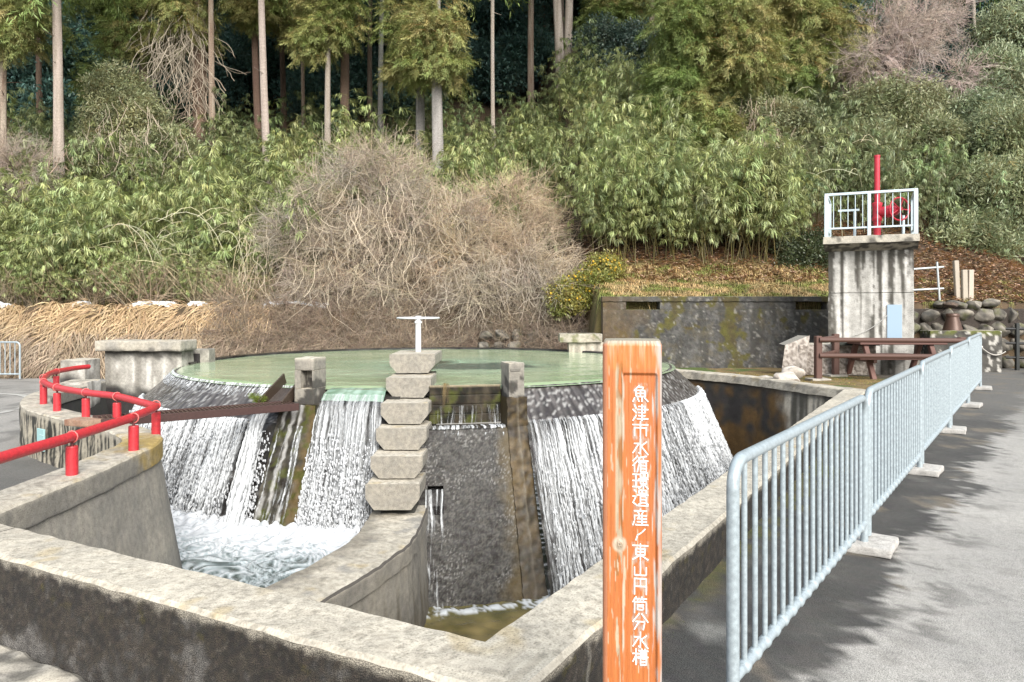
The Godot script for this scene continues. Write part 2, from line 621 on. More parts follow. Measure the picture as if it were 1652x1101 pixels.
func basin() -> void:
	# the near wall, two arms with a mitred corner
	var w := thing("basin_wall", "low L-shaped concrete wall with pale top and blackened outer face in front of the basin", "wall", V(A.x, A.y, 0))
	var prof := [Vector2(0, -2.3), Vector2(0, 0.288), Vector2(0.012, 0.3), Vector2(0.31, 0.302), Vector2(0.33, 0.284), Vector2(0.33, -0.4)]
	var colour := func(p: Vector3, s: float, k: int, q: Vector2) -> Color:
		if k == 0:
			return mixc(side_colour(p, s, 0.3), DARK, st(-0.2, -1.2, p.y + 0.4 * streak(p, s)))
		if k == 4:
			var c := outer_colour(p, s, 0.3)
			return mixc(c, MOSS * 1.3, st(-0.02, -0.14, p.y - ground_y(p.x, -p.z) + 0.1 * fb(p, 5.0)) * 0.5) if p.x > 0.2 else c
		return top_colour(p)
	var mb: MB
	for part in [["left_wall_section", [A + W * 6.6, A + W * 3.18]], ["corner_wall_section", [A + W * 3.168, A, A + U * 10.3]]]:
		mb = MB.new()
		sweep(mb, part[1], [prof[0], prof[1]], 0.05, 0.05, colour, false, 0.005, false)
		sweep(mb, part[1], [prof[1], prof[2], prof[3], prof[4]], 0.014, 0.014, func(p, s, k, q): return top_colour(p), false, 0.005, false)
		var whole := obj(part[0], mb, M.concrete, w)
		mb = MB.new()
		sweep(mb, part[1], [prof[4], prof[5]], 0.014, 0.014, func(p, s, k, q): return colour.call(p, s, 4, q), false, 0.007, false)
		obj("outer_face", mb, M.pitted, whole)
	# rough kerb at its foot
	mb = MB.new()
	var kerb := func(p: Vector3, s: float, k: int, q: Vector2) -> Color:
		return mixc(mixc(GREY, PALE, 0.5 + fb(p, 3.0)), DARK, st(0.0, 0.35, fb(p, 5.0) + 0.2) * 0.75)
	var kp := [Vector2(0.333, -0.3), Vector2(0.335, -0.165), Vector2(0.36, -0.15), Vector2(0.56, -0.155), Vector2(0.59, -0.18), Vector2(0.60, -0.5)]
	var o := thing("kerb", "worn concrete kerb along the foot of the blackened wall", "kerb", V(-2.4, 3.4, -0.3))
	sweep(mb, [A + W * 6.6, A + W * 2.93], kp, 0.03, 0.03, kerb, false, 0.016)
	obj("kerb_block", mb, M.concrete, o)
	mb = MB.new()
	sweep(mb, [A + W * 2.91, A - W * 0.5], kp, 0.03, 0.03, kerb, false, 0.016)
	obj("kerb_block", mb, M.concrete, o)

	# the parapet round the end of the left road
	var pp := parapet_path()
	var plen := 0.0
	for i in pp.size() - 1:
		plen += pp[i].distance_to(pp[i + 1])
	pp.reverse()
	var pw := thing("parapet_wall", "hairpin concrete parapet with rounded tip that carries the red guard rail", "wall", V(-3.6, 7.2, -0.3))
	mb = MB.new()
	sweep(mb, pp, [Vector2(-0.24, -1.4), Vector2(0.02, 0.12)], 0.045, 0.045, func(p, s0, k, q):
		var s = plen - s0
		var c := mixc(GREY * 0.66, PALE * 0.66, 0.5 + 0.7 * fb(p, 1.5) + 0.3 * streak(p, s, 9.0, 0.5) + 0.2 * n1.get_noise_3dv(p * 30.0))  # whole face darkened in its colour, standing in for shade
		c = mixc(c, GREY * 0.6, st(0.0, 0.7, streak(p, s, 11.0, 0.3) + 0.3 * fb(p, 8.0)) * 0.4)
		var far = st(2.7, 3.35, s)
		c = mixc(c, BLACK * 1.6, far * st(-0.3, 0.3, -0.45 - p.y + 0.7 * st(3.0, 3.6, s) + streak(p, s, 3.0) * 0.5))  # shading towards the rounded tip painted in as black
		return mixc(c, BLACK, st(4.2, 5.0, s) * 0.95), true, 0.004, false)
	sweep(mb, pp, [Vector2(0.02, 0.12), Vector2(-0.002, 0.122), Vector2(0, 0.29), Vector2(0.016, 0.308), Vector2(0.345, 0.31), Vector2(0.36, 0.292)], 0.035, 0.03, func(p, s0, k, q):
		var s = plen - s0
		var c := top_colour(p) if k > 1 else mixc(side_colour(p, s, 0.31), GREY * 0.5, st(0.03, 0.0, p.y - 0.125))
		c = mixc(c, GREY * 0.6, st(0.1, 0.4, fb(p, 4.0)) * 0.5)
		return mixc(c, Color(0.40, 0.27, 0.035), st(0.75, 0.15, p.distance_to(V(-3.5, 7.15, 0.3)) + 0.35 * fb(p, 5.0)) * 0.75), true, 0.004, false)
	sweep(mb, pp, [Vector2(0.36, 0.292), Vector2(0.36, -0.45)], 0.03, 0.03, func(p, s0, k, q):
		var s = plen - s0
		var r := n1.get_noise_2d(s * 21.0, p.y * 2.2) + 0.6 * n1.get_noise_2d(s * 46.0, p.y * 3.7 + 9.0) + 0.5 * fb(p, 2.2)
		var c := mixc(Color(0.42, 0.385, 0.31), Color(0.035, 0.032, 0.027), st(-0.35, 0.3, r + 0.3 * n1.get_noise_3dv(p * 40.0)))
		return mixc(c, PALE * 0.9, st(0.06, 0.02, 0.3 - p.y)), true, 0.012, false)
	obj("parapet", mb, M.concrete, pw)

	var pl := MB.new()
	var pt := Transform3D(Basis(Vector3.UP, deg_to_rad(-34.0)), V(-5.55, 8.76, 0.03) + Vector3(0, 0, 0))
	box(pl, pt, Vector3(0.17, 0.26, 0.02), 0.003, Color(0.25, 0.40, 0.40))
	for i in 4:
		var y := -0.09 + 0.05 * i
		box(pl, pt * Transform3D(Basis(Vector3.BACK, 0.5 - 0.2 * i), Vector3(-0.02 + 0.02 * i, y, 0.0105)), Vector3(0.10, 0.006, 0.004), 0.0, Color(0.40, 0.52, 0.52))
	single("wall_plate", pl, M.white, "small pale turquoise plate fixed on the streaked parapet face above the left road", "plate")

	# the dividing wall between the foaming pool and the lower pool
	var dp := [Vector2(-2.75, 4.2), Vector2(-2.15, 5.05), Vector2(-1.62, 6.0), Vector2(-1.26, 6.9), Vector2(-1.05, 7.6), Vector2(-1.01, 8.0), Vector2(-1.01, 8.4), Vector2(-1.02, 9.1)]
	mb = MB.new()
	sweep(mb, dp, [Vector2(-0.66, -2.2), Vector2(-0.66, -0.86), Vector2(-0.645, -0.84), Vector2(-0.02, -0.835), Vector2(0.0, -0.855), Vector2(0.0, -1.02), Vector2(-0.03, -1.035), Vector2(0.06, -2.3)], 0.04, 0.04, func(p, s, k, q):
		if k == 2:
			var c := mixc(top_colour(p), GREY * 0.9, st(0.1, 0.5, fb(p, 2.4)))
			return mixc(c, Color(0.12, 0.105, 0.08), st(-0.3, -0.62, q.x + 0.25 * fb(p, 3.0)) * 0.6)
		if k >= 4:
			return mixc(side_colour(p, s, -0.83) * 0.85, Color(0.10, 0.085, 0.06), st(-1.3, -2.0, p.y + 0.4 * streak(p, s, 6.0)))
		return DARK, true, 0.008, true)
	single("dividing_wall", mb, M.concrete, "curved concrete dividing wall running from the stepped blocks to the near wall", "wall")

	# terrace wall behind
	mb = MB.new()
	var tw := thing("terrace_wall", "curving concrete retaining wall with pale coping below the picnic lawn", "wall", V(4.6, 13.0, 0))
	var tp := terrace_path()
	tp.reverse()
	sweep(mb, tp, [Vector2(-0.02, -2.3), Vector2(0.03, 0.15)], 0.05, 0.05, func(p, s, k, q):
		var wetness := st(2.0, 2.35, s + 0.25 * fb(p, 2.0))
		var c := mixc(GREY * 1.0, Color(0.09, 0.085, 0.07), st(-0.15, 0.3, streak(p, s, 4.5, 0.4) + 0.1))
		c = mixc(c, PALE * 1.1, st(0.18, 0.42, streak(p + Vector3(7, 0, 0), s, 5.5, 0.3)) * (1.0 - st(0.0, -0.9, p.y)))
		c = mixc(c, mixc(BLACK * 1.3, Color(0.13, 0.075, 0.025), st(-0.1, 0.4, fb(p, 1.3) + st(-0.2, -1.2, p.y) * 0.5)), wetness)
		return mixc(c, DARK, st(0.02, 0.14, p.y) * 0.8), true, 0.006, false)
	sweep(mb, tp, [Vector2(0.03, 0.15), Vector2(-0.015, 0.152), Vector2(-0.012, 0.285), Vector2(0.0, 0.3), Vector2(0.26, 0.302), Vector2(0.28, 0.285), Vector2(0.28, 0.1)], 0.05, 0.04, func(p, s, k, q):
		return mixc(top_colour(p), GREY * 0.55, st(0.0, 0.4, fb(p, 3.0)) * 0.6), true, 0.006, false)
	obj("retaining_face", mb, M.far_concrete, tw)

func tank() -> void:
	var o := thing("divider_tank", "large round concrete tank brimming with green water", "tank", V(C.x, C.y, -1.3))
	var apron := [Vector2(4.40, 0.2), Vector2(4.46, 0.50), Vector2(4.54, 0.515), Vector2(4.60, 0.46), Vector2(5.02, 0.09)]
	var batter := [Vector2(5.02, 0.09), Vector2(5.62, -1.3), Vector2(5.95, -2.3)]
	var dark := func(p: Vector3, deg: float, k: int) -> Color:
		var s := deg_to_rad(deg) * 5.0
		var c := mixc(Color(0.016, 0.0155, 0.016), Color(0.055, 0.053, 0.051), 0.5 + fb(p, 3.0) + 0.3 * streak(p, s, 8.0, 1.0))
		return c
	var purple := func(p: Vector3, deg: float, k: int) -> Color:
		var s := deg_to_rad(deg) * 5.0
		var c := mixc(Color(0.04, 0.037, 0.038), Color(0.115, 0.108, 0.108), 0.45 + 0.9 * n1.get_noise_2d(s * 30.0, p.y * 3.0) + fb(p, 4.0) * 0.5)
		return mixc(c, Color(0.30, 0.30, 0.30), st(0.36, 0.5, n1.get_noise_3dv(p * 26.0)))
	var stones := func(p: Vector3, deg: float, k: int) -> Color:
		var c: Color = dark.call(p, deg, k)
		return mixc(c, Color(0.20, 0.20, 0.20), st(0.1, 0.4, n1.get_noise_3d(p.x * 6.0, p.y * 14.0, p.z * 6.0)) * st(-0.3, -0.8, p.y))
	var mb := MB.new()
	cone(mb, -82, -16.2, apron, 0.04, 0.04, purple, 0.006)
	cone(mb, 20.9, 112, apron, 0.04, 0.04, purple, 0.006)
	obj("apron", mb, M.wet, o)
	mb = MB.new()
	cone(mb, -82, -17, batter, 0.06, 0.05, stones, 0.03)
	obj("left_face", mb, M.wet, o)
	mb = MB.new()
	cone(mb, 20.3, 112, batter, 0.06, 0.06, dark, 0.012)
	obj("right_face", mb, M.wet, o)
	mb = MB.new()                      # back of the rim, under and behind the water
	cone(mb, 112, 278, [Vector2(4.40, 0.0), Vector2(4.46, 0.56), Vector2(4.62, 0.565), Vector2(4.70, 0.0)], 0.2, 0.1, dark, 0.006)
	obj("rear_rim", mb, M.wet, o)
	# buttress between flume and left pier, brown where it stays damp
	mb = MB.new()
	var brown := func(p: Vector3, deg: float, k: int) -> Color:
		var s := deg_to_rad(deg) * 5.0
		var c := mixc(Color(0.025, 0.023, 0.019), Color(0.085, 0.08, 0.066), 0.45 + fb(p, 4.0) + 0.4 * n1.get_noise_3dv(p * 24.0))
		c = mixc(c, Color(0.12, 0.085, 0.036), st(-13.2, -11.4, deg + 1.6 * fb(p, 3.0)) * 0.8)
		c = mixc(c, MOSS * 0.8, st(0.1, 0.4, fb(p + Vector3(1, 1, 5), 5.0)) * 0.8)
		return mixc(c, Color(0.5, 0.5, 0.5), st(0.42, 0.52, n1.get_noise_2d(s * 22.0, p.y * 2.0 + 7.0)) * st(-12.5, -13.5, deg) * 0.6)
	cone(mb, -17, -11, [Vector2(4.98, 0.34), Vector2(5.06, 0.09), Vector2(5.68, -1.3), Vector2(5.9, -1.9)], 0.025, 0.03, brown, 0.016)
	for e in [-17.0, -11.0]:            # cheeks
		var pts := []
		for q in [Vector2(4.6, 0.34), Vector2(4.98, 0.34), Vector2(5.06, 0.09), Vector2(5.9, -1.9), Vector2(5.2, -1.9)]:
			pts.append(polar(e, q.x, q.y))
		var away := polar(-14.0, 5.0, -0.6)
		for k in [1, 2, 3]:
			mb.tri(pts[0], pts[k], pts[k + 1], Color(0.06, 0.055, 0.04), away)
	mb.quad(polar(-17, 4.6, 0.34), polar(-17, 4.98, 0.34), polar(-11, 4.98, 0.34), polar(-11, 4.6, 0.34), Color(0.07, 0.06, 0.05), polar(-14, 4.8, -1))
	obj("left_buttress", mb, M.damp, o)
	# face behind the smooth overfall
	mb = MB.new()
	cone(mb, -11, 1.0, [Vector2(4.40, 0.2), Vector2(4.46, 0.44), Vector2(4.60, 0.42), Vector2(4.80, 0.30), Vector2(4.95, 0.05), Vector2(5.6, -1.3), Vector2(5.9, -2.0)], 0.05, 0.05, dark, 0.012)
	obj("overfall_face", mb, M.wet, o)
	# front panel of the closed gate section, with the small outlet hole
	mb = MB.new()
	var front := [Vector2(4.97, 0.045), Vector2(5.02, 0.03), Vector2(5.78, -2.3)]
	var speck := func(p: Vector3, deg: float, k: int) -> Color:
		var c := mixc(Color(0.016, 0.0155, 0.015), Color(0.075, 0.072, 0.066), 0.38 + 0.35 * fb(p, 3.0) + 0.75 * n1.get_noise_3dv(p * 70.0) + 0.4 * n1.get_noise_3dv(p * 30.0))
		c = mixc(c, Color(0.10, 0.075, 0.036), st(14.8, 17.2, deg + 2.0 * fb(p, 2.0)) * 0.75)
		return mixc(c, Color(0.42, 0.42, 0.42), st(0.34, 0.5, n1.get_noise_3d(p.x * 60.0, p.y * 44.0, p.z * 60.0)) * st(-0.1, 0.3, fb(p + Vector3(6, 0, 0), 2.2)) * 0.3)
	var y1 := -0.62
	var y2 := -0.95
	var r_of := func(y: float) -> float: return lerpf(5.02, 5.78, (0.03 - y) / 2.33)
	cone(mb, 4.0, 17.4, [front[0], front[1], Vector2(r_of.call(y1), y1)], 0.014, 0.014, speck, 0.004)
	cone(mb, 7.7, 17.4, [Vector2(r_of.call(y1), y1), Vector2(r_of.call(y2), y2)], 0.014, 0.014, speck, 0.004)
	cone(mb, 4.0, 5.5, [Vector2(r_of.call(y1), y1), Vector2(r_of.call(y2), y2)], 0.014, 0.014, speck, 0.004)
	cone(mb, 4.0, 17.4, [Vector2(r_of.call(y2), y2), front[2]], 0.014, 0.014, speck, 0.004)
	obj("front_face", mb, M.damp, o)
	mb = MB.new()
	var ra: float = r_of.call(y1)
	var rb: float = r_of.call(y2)
	for q in [[5.5, 5.5, y1, y2], [7.7, 7.7, y1, y2], [5.5, 7.7, y1, y1], [5.5, 7.7, y2, y2]]:
		var r0: float = r_of.call(q[2])
		var r1: float = r_of.call(q[3])
		mb.quad(polar(q[0], r0, q[2]), polar(q[1], r1, q[3]), polar(q[1], r1 - 0.4, q[3]), polar(q[0], r0 - 0.4, q[2]), BLACK, polar(6.6, ra - 0.2, -0.78))
	mb.quad(polar(5.5, ra - 0.4, y1), polar(7.7, ra - 0.4, y1), polar(7.7, rb - 0.4, y2), polar(5.5, rb - 0.4, y2), BLACK, polar(6.6, 0, -0.78))
	obj("outlet", mb, M.wet, o)
	# boards across the gate, one above the other
	for i in 4:
		mb = MB.new()
		var ya := 0.56 - 0.125 * i
		var r := 4.66 + 0.004 * i
		var a := polar(5.7, r, ya - 0.06)
		var b := polar(17.4, r, ya - 0.06)
		var t := Transform3D(Basis(Vector3.UP, atan2(a.z - b.z, b.x - a.x)), (a + b) * 0.5)
		cbox(mb, t, Vector3(a.distance_to(b), 0.121, 0.06), 0.006, 0.03, func(p, ax, s):
			var c := mixc(Color(0.014, 0.012, 0.009), Color(0.06, 0.05, 0.034), 0.4 + 0.8 * fb(p, 5.0) + 0.5 * n1.get_noise_3d(p.x * 25.0, p.y * 6.0, 0))
			c = mixc(c, MOSS, st(0.1, 0.4, fb(p, 4.0)) * 0.7)
			return mixc(c, Color(0.34, 0.29, 0.20), st(0.545, 0.56, p.y)), 0.004)
		obj("gate_board", mb, M.damp, o)
	mb = MB.new()
	mb.quad(polar(1, 4.66, 0.04), polar(17.4, 4.66, 0.04), polar(17.4, 4.98, 0.04), polar(1, 4.98, 0.04), DARK, polar(9, 4.8, -1))
	obj("gate_ledge", mb, M.wet, o)
	# piers
	for q in [[-13.6, 0.27, 0.93, 4.72, true], [19.1, 0.22, 0.90, 4.76, false]]:
		mb = MB.new()
		var base := polar(q[0], q[3], 0.0)
		var bs := Basis(Vector3.UP, -deg_to_rad(q[0]) * -1.0)
		var wid: float = q[1]
		var top: float = q[2]
		var left: bool = q[4]
		var f := func(p: Vector3, ax: int, s: float) -> Color:
			var loc := bs.inverse() * (p - base)
			if ax == 1:
				return top_colour(p)
			var c := mixc(side_colour(p, p.x * 3.0 + p.z * 3.0, top), GREY * 0.8, 0.3)
			var damp := st(-0.06, 0.06, 0.50 - p.y + 0.5 * fb(p, 4.0) + (loc.x * 0.9 if left else 0.05))
			return mixc(c, Color(0.045, 0.042, 0.038), damp * (0.95 if ax == 2 else 0.8))
		# front with a notch: four blocks round a hollow
		var dep := 0.34
		if left:
			cbox(mb, Transform3D(bs, base + bs * Vector3(0, top - 0.08, 0)), Vector3(wid, 0.16, dep), 0.012, 0.025, f, 0.006)
			cbox(mb, Transform3D(bs, base + bs * Vector3(-wid * 0.34, top - 0.278, 0)), Vector3(wid * 0.32, 0.234, dep), 0.004, 0.025, f, 0.004)
			cbox(mb, Transform3D(bs, base + bs * Vector3(wid * 0.46, top - 0.278, 0)), Vector3(wid * 0.08, 0.234, dep), 0.004, 0.025, f, 0.003)
			cbox(mb, Transform3D(bs, base + bs * Vector3(wid * 0.12, top - 0.278, -0.08)), Vector3(wid * 0.6, 0.234, dep - 0.16), 0.004, 0.025, f, 0.003)
			cbox(mb, Transform3D(bs, base + bs * Vector3(0, (top - 0.396 + 0.1) * 0.5, 0)), Vector3(wid, top - 0.396 - 0.1, dep - 0.004), 0.006, 0.025, f, 0.005)
		else:
			cbox(mb, Transform3D(bs, base + bs * Vector3(0, (top - 0.08) * 0.5 + 0.04, 0)), Vector3(wid, top + 0.08 - 0.16, dep), 0.012, 0.025, f, 0.006)
			cbox(mb, Transform3D(bs, base + bs * Vector3(-wid * 0.1, top - 0.13, dep * 0.5 + 0.002)), Vector3(wid * 0.62, 0.035, 0.02), 0.004, 0.025, func(p, ax, s): return GREY * 0.5, 0.002)
		obj("pier", mb, M.concrete, o)
	# rib below the right pier
	mb = MB.new()
	var rib := func(p: Vector3, deg: float, k: int) -> Color:
		var c := mixc(Color(0.032, 0.026, 0.018), Color(0.11, 0.08, 0.042), 0.45 + fb(p, 3.5) + 0.5 * n1.get_noise_3dv(p * 22.0))
		c = mixc(c, Color(0.15, 0.13, 0.10), st(0.25, 0.0, absf(deg - 18.9)) * 0.7)
		return mixc(c, DARK, st(-0.6, -1.6, p.y) * 0.5)
	cone(mb, 17.3, 20.4, [Vector2(5.0, 0.42), Vector2(5.035, 0.05), Vector2(5.80, -2.3)], 0.02, 0.03, rib, 0.012)
	for e in [17.3, 20.4]:
		var pts := []
		for q in [Vector2(4.6, 0.42), Vector2(5.0, 0.42), Vector2(5.035, 0.05), Vector2(5.80, -2.3), Vector2(5.4, -2.3)]:
			pts.append(polar(e, q.x, q.y))
		for k in [1, 2, 3]:
			mb.tri(pts[0], pts[k], pts[k + 1], Color(0.07, 0.052, 0.03), polar(18.9, 5.0, -0.6))
	obj("right_rib", mb, M.damp, o)
	# steel flume cheeks
	for e in [-20.3, -16.4]:
		mb = MB.new()
		var a := polar(e, 4.5, 0.62)
		var b := polar(e + 1.0, 5.14, 0.33)
		var dir := (b - a).normalized()
		var t := Transform3D(Basis(dir.cross(Vector3.UP).normalized(), dir.cross(Vector3.UP).normalized().cross(dir).normalized(), -dir), (a + b) * 0.5)
		box(mb, t, Vector3(0.025, 0.15, a.distance_to(b)), 0.004, Color(0.085, 0.06, 0.045))
		obj("flume_cheek", mb, M.steel, o)
	mb = MB.new()
	mb.quad(polar(-20.0, 4.6, 0.50), polar(-16.6, 4.6, 0.50), polar(-15.7, 5.16, 0.27), polar(-19.2, 5.16, 0.27), Color(0.08, 0.07, 0.065), polar(-18, 4.9, -1))
	obj("flume_floor", mb, M.wet, o)

func stepped_blocks() -> void:
	# rib under the blocks
	var ds := [8.6, 8.81, 9.12, 9.36, 9.78, 10.24]
	var ws := [0.63, 0.62, 0.62, 0.60, 0.59, 0.63]
	var xs := [-1.385, -1.37, -1.36, -1.355, -1.365, -1.375]
	var where := ["lowest of the six stepped concrete blocks, standing on the dividing wall", "second concrete block from the bottom of the stepped row", "third concrete block from the bottom of the stepped row", "fourth concrete block up in the stepped row over the falls", "fifth concrete block up, level with the brim of the tank", "topmost long concrete block that carries the handwheel stand"]
	for k in 6:
		var y: float = -0.457 + 0.28 * k
		var dep := 0.75 if k < 5 else 1.0
		var h := 0.262 if k < 5 else 0.26
		if k == 0:
			h = 0.30
		var w: float = ws[k]
		var mb := MB.new()
		# trapezium with cut lower corners, carried back from its front
		var x0: float = xs[k]
		var d0: float = ds[k]
		var cx := 0.10
		var cy := h * 0.45
		var pr := [Vector2(-w / 2 + cx, y - h), Vector2(-w / 2, y - h + cy), Vector2(-w / 2, y - 0.014), Vector2(-w / 2 + 0.014, y), Vector2(w / 2 - 0.014, y), Vector2(w / 2, y - 0.014), Vector2(w / 2, y - h + cy), Vector2(w / 2 - cx, y - h), Vector2(-w / 2 + cx, y - h)]
		var f := func(p: Vector3, s: float, kk: int, q: Vector2) -> Color:
			if kk == 3:
				return top_colour(p)
			return mixc(GREY * 0.72, PALE * 0.66, 0.5 + 0.5 * fb(p, 5.0) + 0.25 * n1.get_noise_3dv(p * 40.0))  # front and sides coloured darker than the top, standing in for shade
		sweep(mb, [Vector2(x0, d0 + 0.012), Vector2(x0, d0 + dep)], pr, 0.03, 0.03, f, false, 0.003, false)
		# front face as a fine grid, slightly bevelled
		var p := PackedVector3Array()
		var col := PackedColorArray()
		var nu := 24
		var nv := 12
		for j in nv + 1:
			var yy := y - h + h * j / nv
			var half := w / 2 - cx * clampf(1.0 - (yy - (y - h)) / cy, 0, 1)
			for i in nu + 1:
				var u := i * 2.0 / nu - 1.0
				var edge := (absf(u) > 0.99 or j == 0 or j == nv)
				var g := V(x0 + u * half, d0 + 0.010, yy)
				g += wob(g) * 0.003
				p.push_back(g)
				col.push_back(f.call(g, 0, 0, Vector2.ZERO))
		mb.grid(nu + 1, nv + 1, p, col)
		single("stepping_block", mb, M.concrete, where[k], "concrete block", "stepped blocks rising over the brim")
	var rb := MB.new()
	var spine := [[8.75, -2.2], [8.75, -0.86], [9.3, -0.2], [9.9, 0.42], [10.6, 0.60], [11.3, 0.62], [11.3, -0.5]]
	var pts := []
	for i in spine.size() - 1:
		for sx in [0]:
			rb.quad(V(-1.55, spine[i][0], spine[i][1]), V(-1.15, spine[i][0], spine[i][1]), V(-1.15, spine[i + 1][0], spine[i + 1][1]), V(-1.55, spine[i + 1][0], spine[i + 1][1]), Color(0.05, 0.048, 0.045), V(-1.35, 9.9, -0.6))
	for sx in [-1.55, -1.15]:
		for i in range(0, spine.size() - 1):
			rb.tri(V(sx, 9.6, -2.2), V(sx, spine[i][0], spine[i][1]), V(sx, spine[i + 1][0], spine[i + 1][1]), Color(0.05, 0.048, 0.045), V(-1.35, 9.9, -0.6))
	single("block_spine", rb, M.damp, "dark wet concrete spine under the stepped blocks", "wall")
	# handwheel stand
	var o := thing("handwheel_stand", "pale grey handwheel on a white post at the head of the blocks", "handwheel", V(-1.36, 10.78, 0.943))
	var mb := MB.new()
	tube(mb, [V(-1.36, 10.78, 0.943), V(-1.36, 10.78, 1.43)], 0.042, 14, Color(0.52, 0.52, 0.52))
	tube(mb, [V(-1.36, 10.78, 1.36), V(-1.36, 10.78, 1.39)], 0.055, 14, Color(0.66, 0.66, 0.66))
	obj("post", mb, M.white, o)
	mb = MB.new()
	var ring := []
	for i in 37:
		ring.append(V(-1.36 + 0.30 * sin(TAU * i / 36), 10.78 + 0.30 * cos(TAU * i / 36), 1.435))
	tube(mb, ring, 0.013, 8, Color(0.5, 0.51, 0.52), false)
	obj("wheel_rim", mb, M.white, o)
	for i in 3:
		mb = MB.new()
		var a := PI * i / 3.0 + 0.3
		var q := V(sin(a) * 0.30, cos(a) * 0.30, 0)
		tube(mb, [V(-1.36, 10.78, 1.435) - q, V(-1.36, 10.78, 1.435) + q], 0.012, 6, Color(0.66, 0.67, 0.68))
		obj("spoke", mb, M.white, o)
	mb = MB.new()
	tube(mb, [V(-1.36, 10.78, 1.42), V(-1.36, 10.78, 1.465)], 0.04, 12, Color(0.68, 0.69, 0.70))
	obj("hub", mb, M.white, o)

func abutments() -> void:
	var o := thing("inlet_abutment", "stained grey concrete abutment with thick cap at the left end of the tank", "abutment", V(-6.9, 13.6, 0))
	var f := func(p: Vector3, ax: int, s: float) -> Color:
		if ax == 1 and s > 0:
			return top_colour(p)
		var along := p.x * 1.0 + p.z * 0.4
		var c := mixc(GREY * 0.75, Color(0.46, 0.45, 0.42), 0.42 + 0.9 * streak(p, along, 4.5, 0.35) + 0.3 * fb(p, 2.0))
		c = mixc(c, Color(0.62, 0.61, 0.58), st(0.25, 0.5, streak(p, along + 3.0, 5.5, 0.3)) * st(0.8, 0.5, p.y) * 0.8)
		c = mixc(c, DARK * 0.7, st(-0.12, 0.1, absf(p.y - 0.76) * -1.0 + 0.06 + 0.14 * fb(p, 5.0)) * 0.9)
		return mixc(c, BLACK, st(-0.1, 0.12, -p.y - 0.02 + 0.3 * fb(p, 1.5) + 0.3 * st(-6.9, -7.4, p.x)))
	var mb := MB.new()
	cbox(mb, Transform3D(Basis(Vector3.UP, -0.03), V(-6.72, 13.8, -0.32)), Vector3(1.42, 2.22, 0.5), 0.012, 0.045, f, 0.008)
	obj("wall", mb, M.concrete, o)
	mb = MB.new()
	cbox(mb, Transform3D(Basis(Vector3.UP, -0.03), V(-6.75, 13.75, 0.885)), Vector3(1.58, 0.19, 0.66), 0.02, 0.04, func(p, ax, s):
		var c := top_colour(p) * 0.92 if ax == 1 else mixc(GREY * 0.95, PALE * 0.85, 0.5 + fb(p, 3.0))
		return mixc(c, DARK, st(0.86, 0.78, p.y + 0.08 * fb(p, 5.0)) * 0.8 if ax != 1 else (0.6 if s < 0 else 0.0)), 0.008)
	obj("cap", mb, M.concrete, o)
	mb = MB.new()
	cbox(mb, Transform3D(Basis(Vector3.UP, 0.05), V(-7.6, 13.1, -0.3)), Vector3(0.42, 1.95, 0.55), 0.02, 0.045, f, 0.008)
	obj("upper_step", mb, M.concrete, o)
	mb = MB.new()
	cbox(mb, Transform3D(Basis(Vector3.UP, 0.1), V(-7.22, 12.45, -0.45)), Vector3(0.44, 1.62, 0.5), 0.02, 0.045, f, 0.008)
	obj("lower_step", mb, M.concrete, o)
	mb = MB.new()
	cbox(mb, Transform3D(Basis(), V(-6.02, 14.4, 0.55)), Vector3(0.42, 0.46, 0.3), 0.012, 0.04, func(p, ax, s): return mixc(GREY * 0.6, GREY * 1.2, 0.5 + fb(p, 4.0)), 0.006)
	cbox(mb, Transform3D(Basis(), V(-6.06, 14.225, 0.60)), Vector3(0.16, 0.2, 0.06), 0.004, 0.05, func(p, ax, s): return BLACK, 0.0)
	obj("end_block", mb, M.concrete, o)

	var r := thing("far_inlet_block", "small capped concrete inlet block on the far rim of the tank", "abutment", V(1.65, 17.9, 0.4))
	mb = MB.new()
	cbox(mb, Transform3D(Basis(), V(1.62, 17.7, 0.86)), Vector3(1.0, 0.2, 0.6), 0.015, 0.05, func(p, ax, s): return mixc(top_colour(p) * 0.8, MOSS * 1.4, st(0.1, 0.3, fb(p, 4.0)) * 0.7), 0.008)
	obj("cap", mb, M.concrete, r)
	mb = MB.new()
	cbox(mb, Transform3D(Basis(), V(1.75, 17.75, 0.42)), Vector3(0.82, 0.68, 0.5), 0.01, 0.05, func(p, ax, s): return mixc(PALE * 0.55, PALE * 1.15, 0.5 + streak(p, p.x, 6.0)), 0.008)
	cbox(mb, Transform3D(Basis(), V(2.35, 17.6, 0.38)), Vector3(0.36, 0.5, 0.5), 0.01, 0.05, func(p, ax, s): return mixc(GREY * 0.5, PALE * 0.8, 0.5 + fb(p, 3.0)), 0.008)
	obj("pedestal", mb, M.concrete, r)

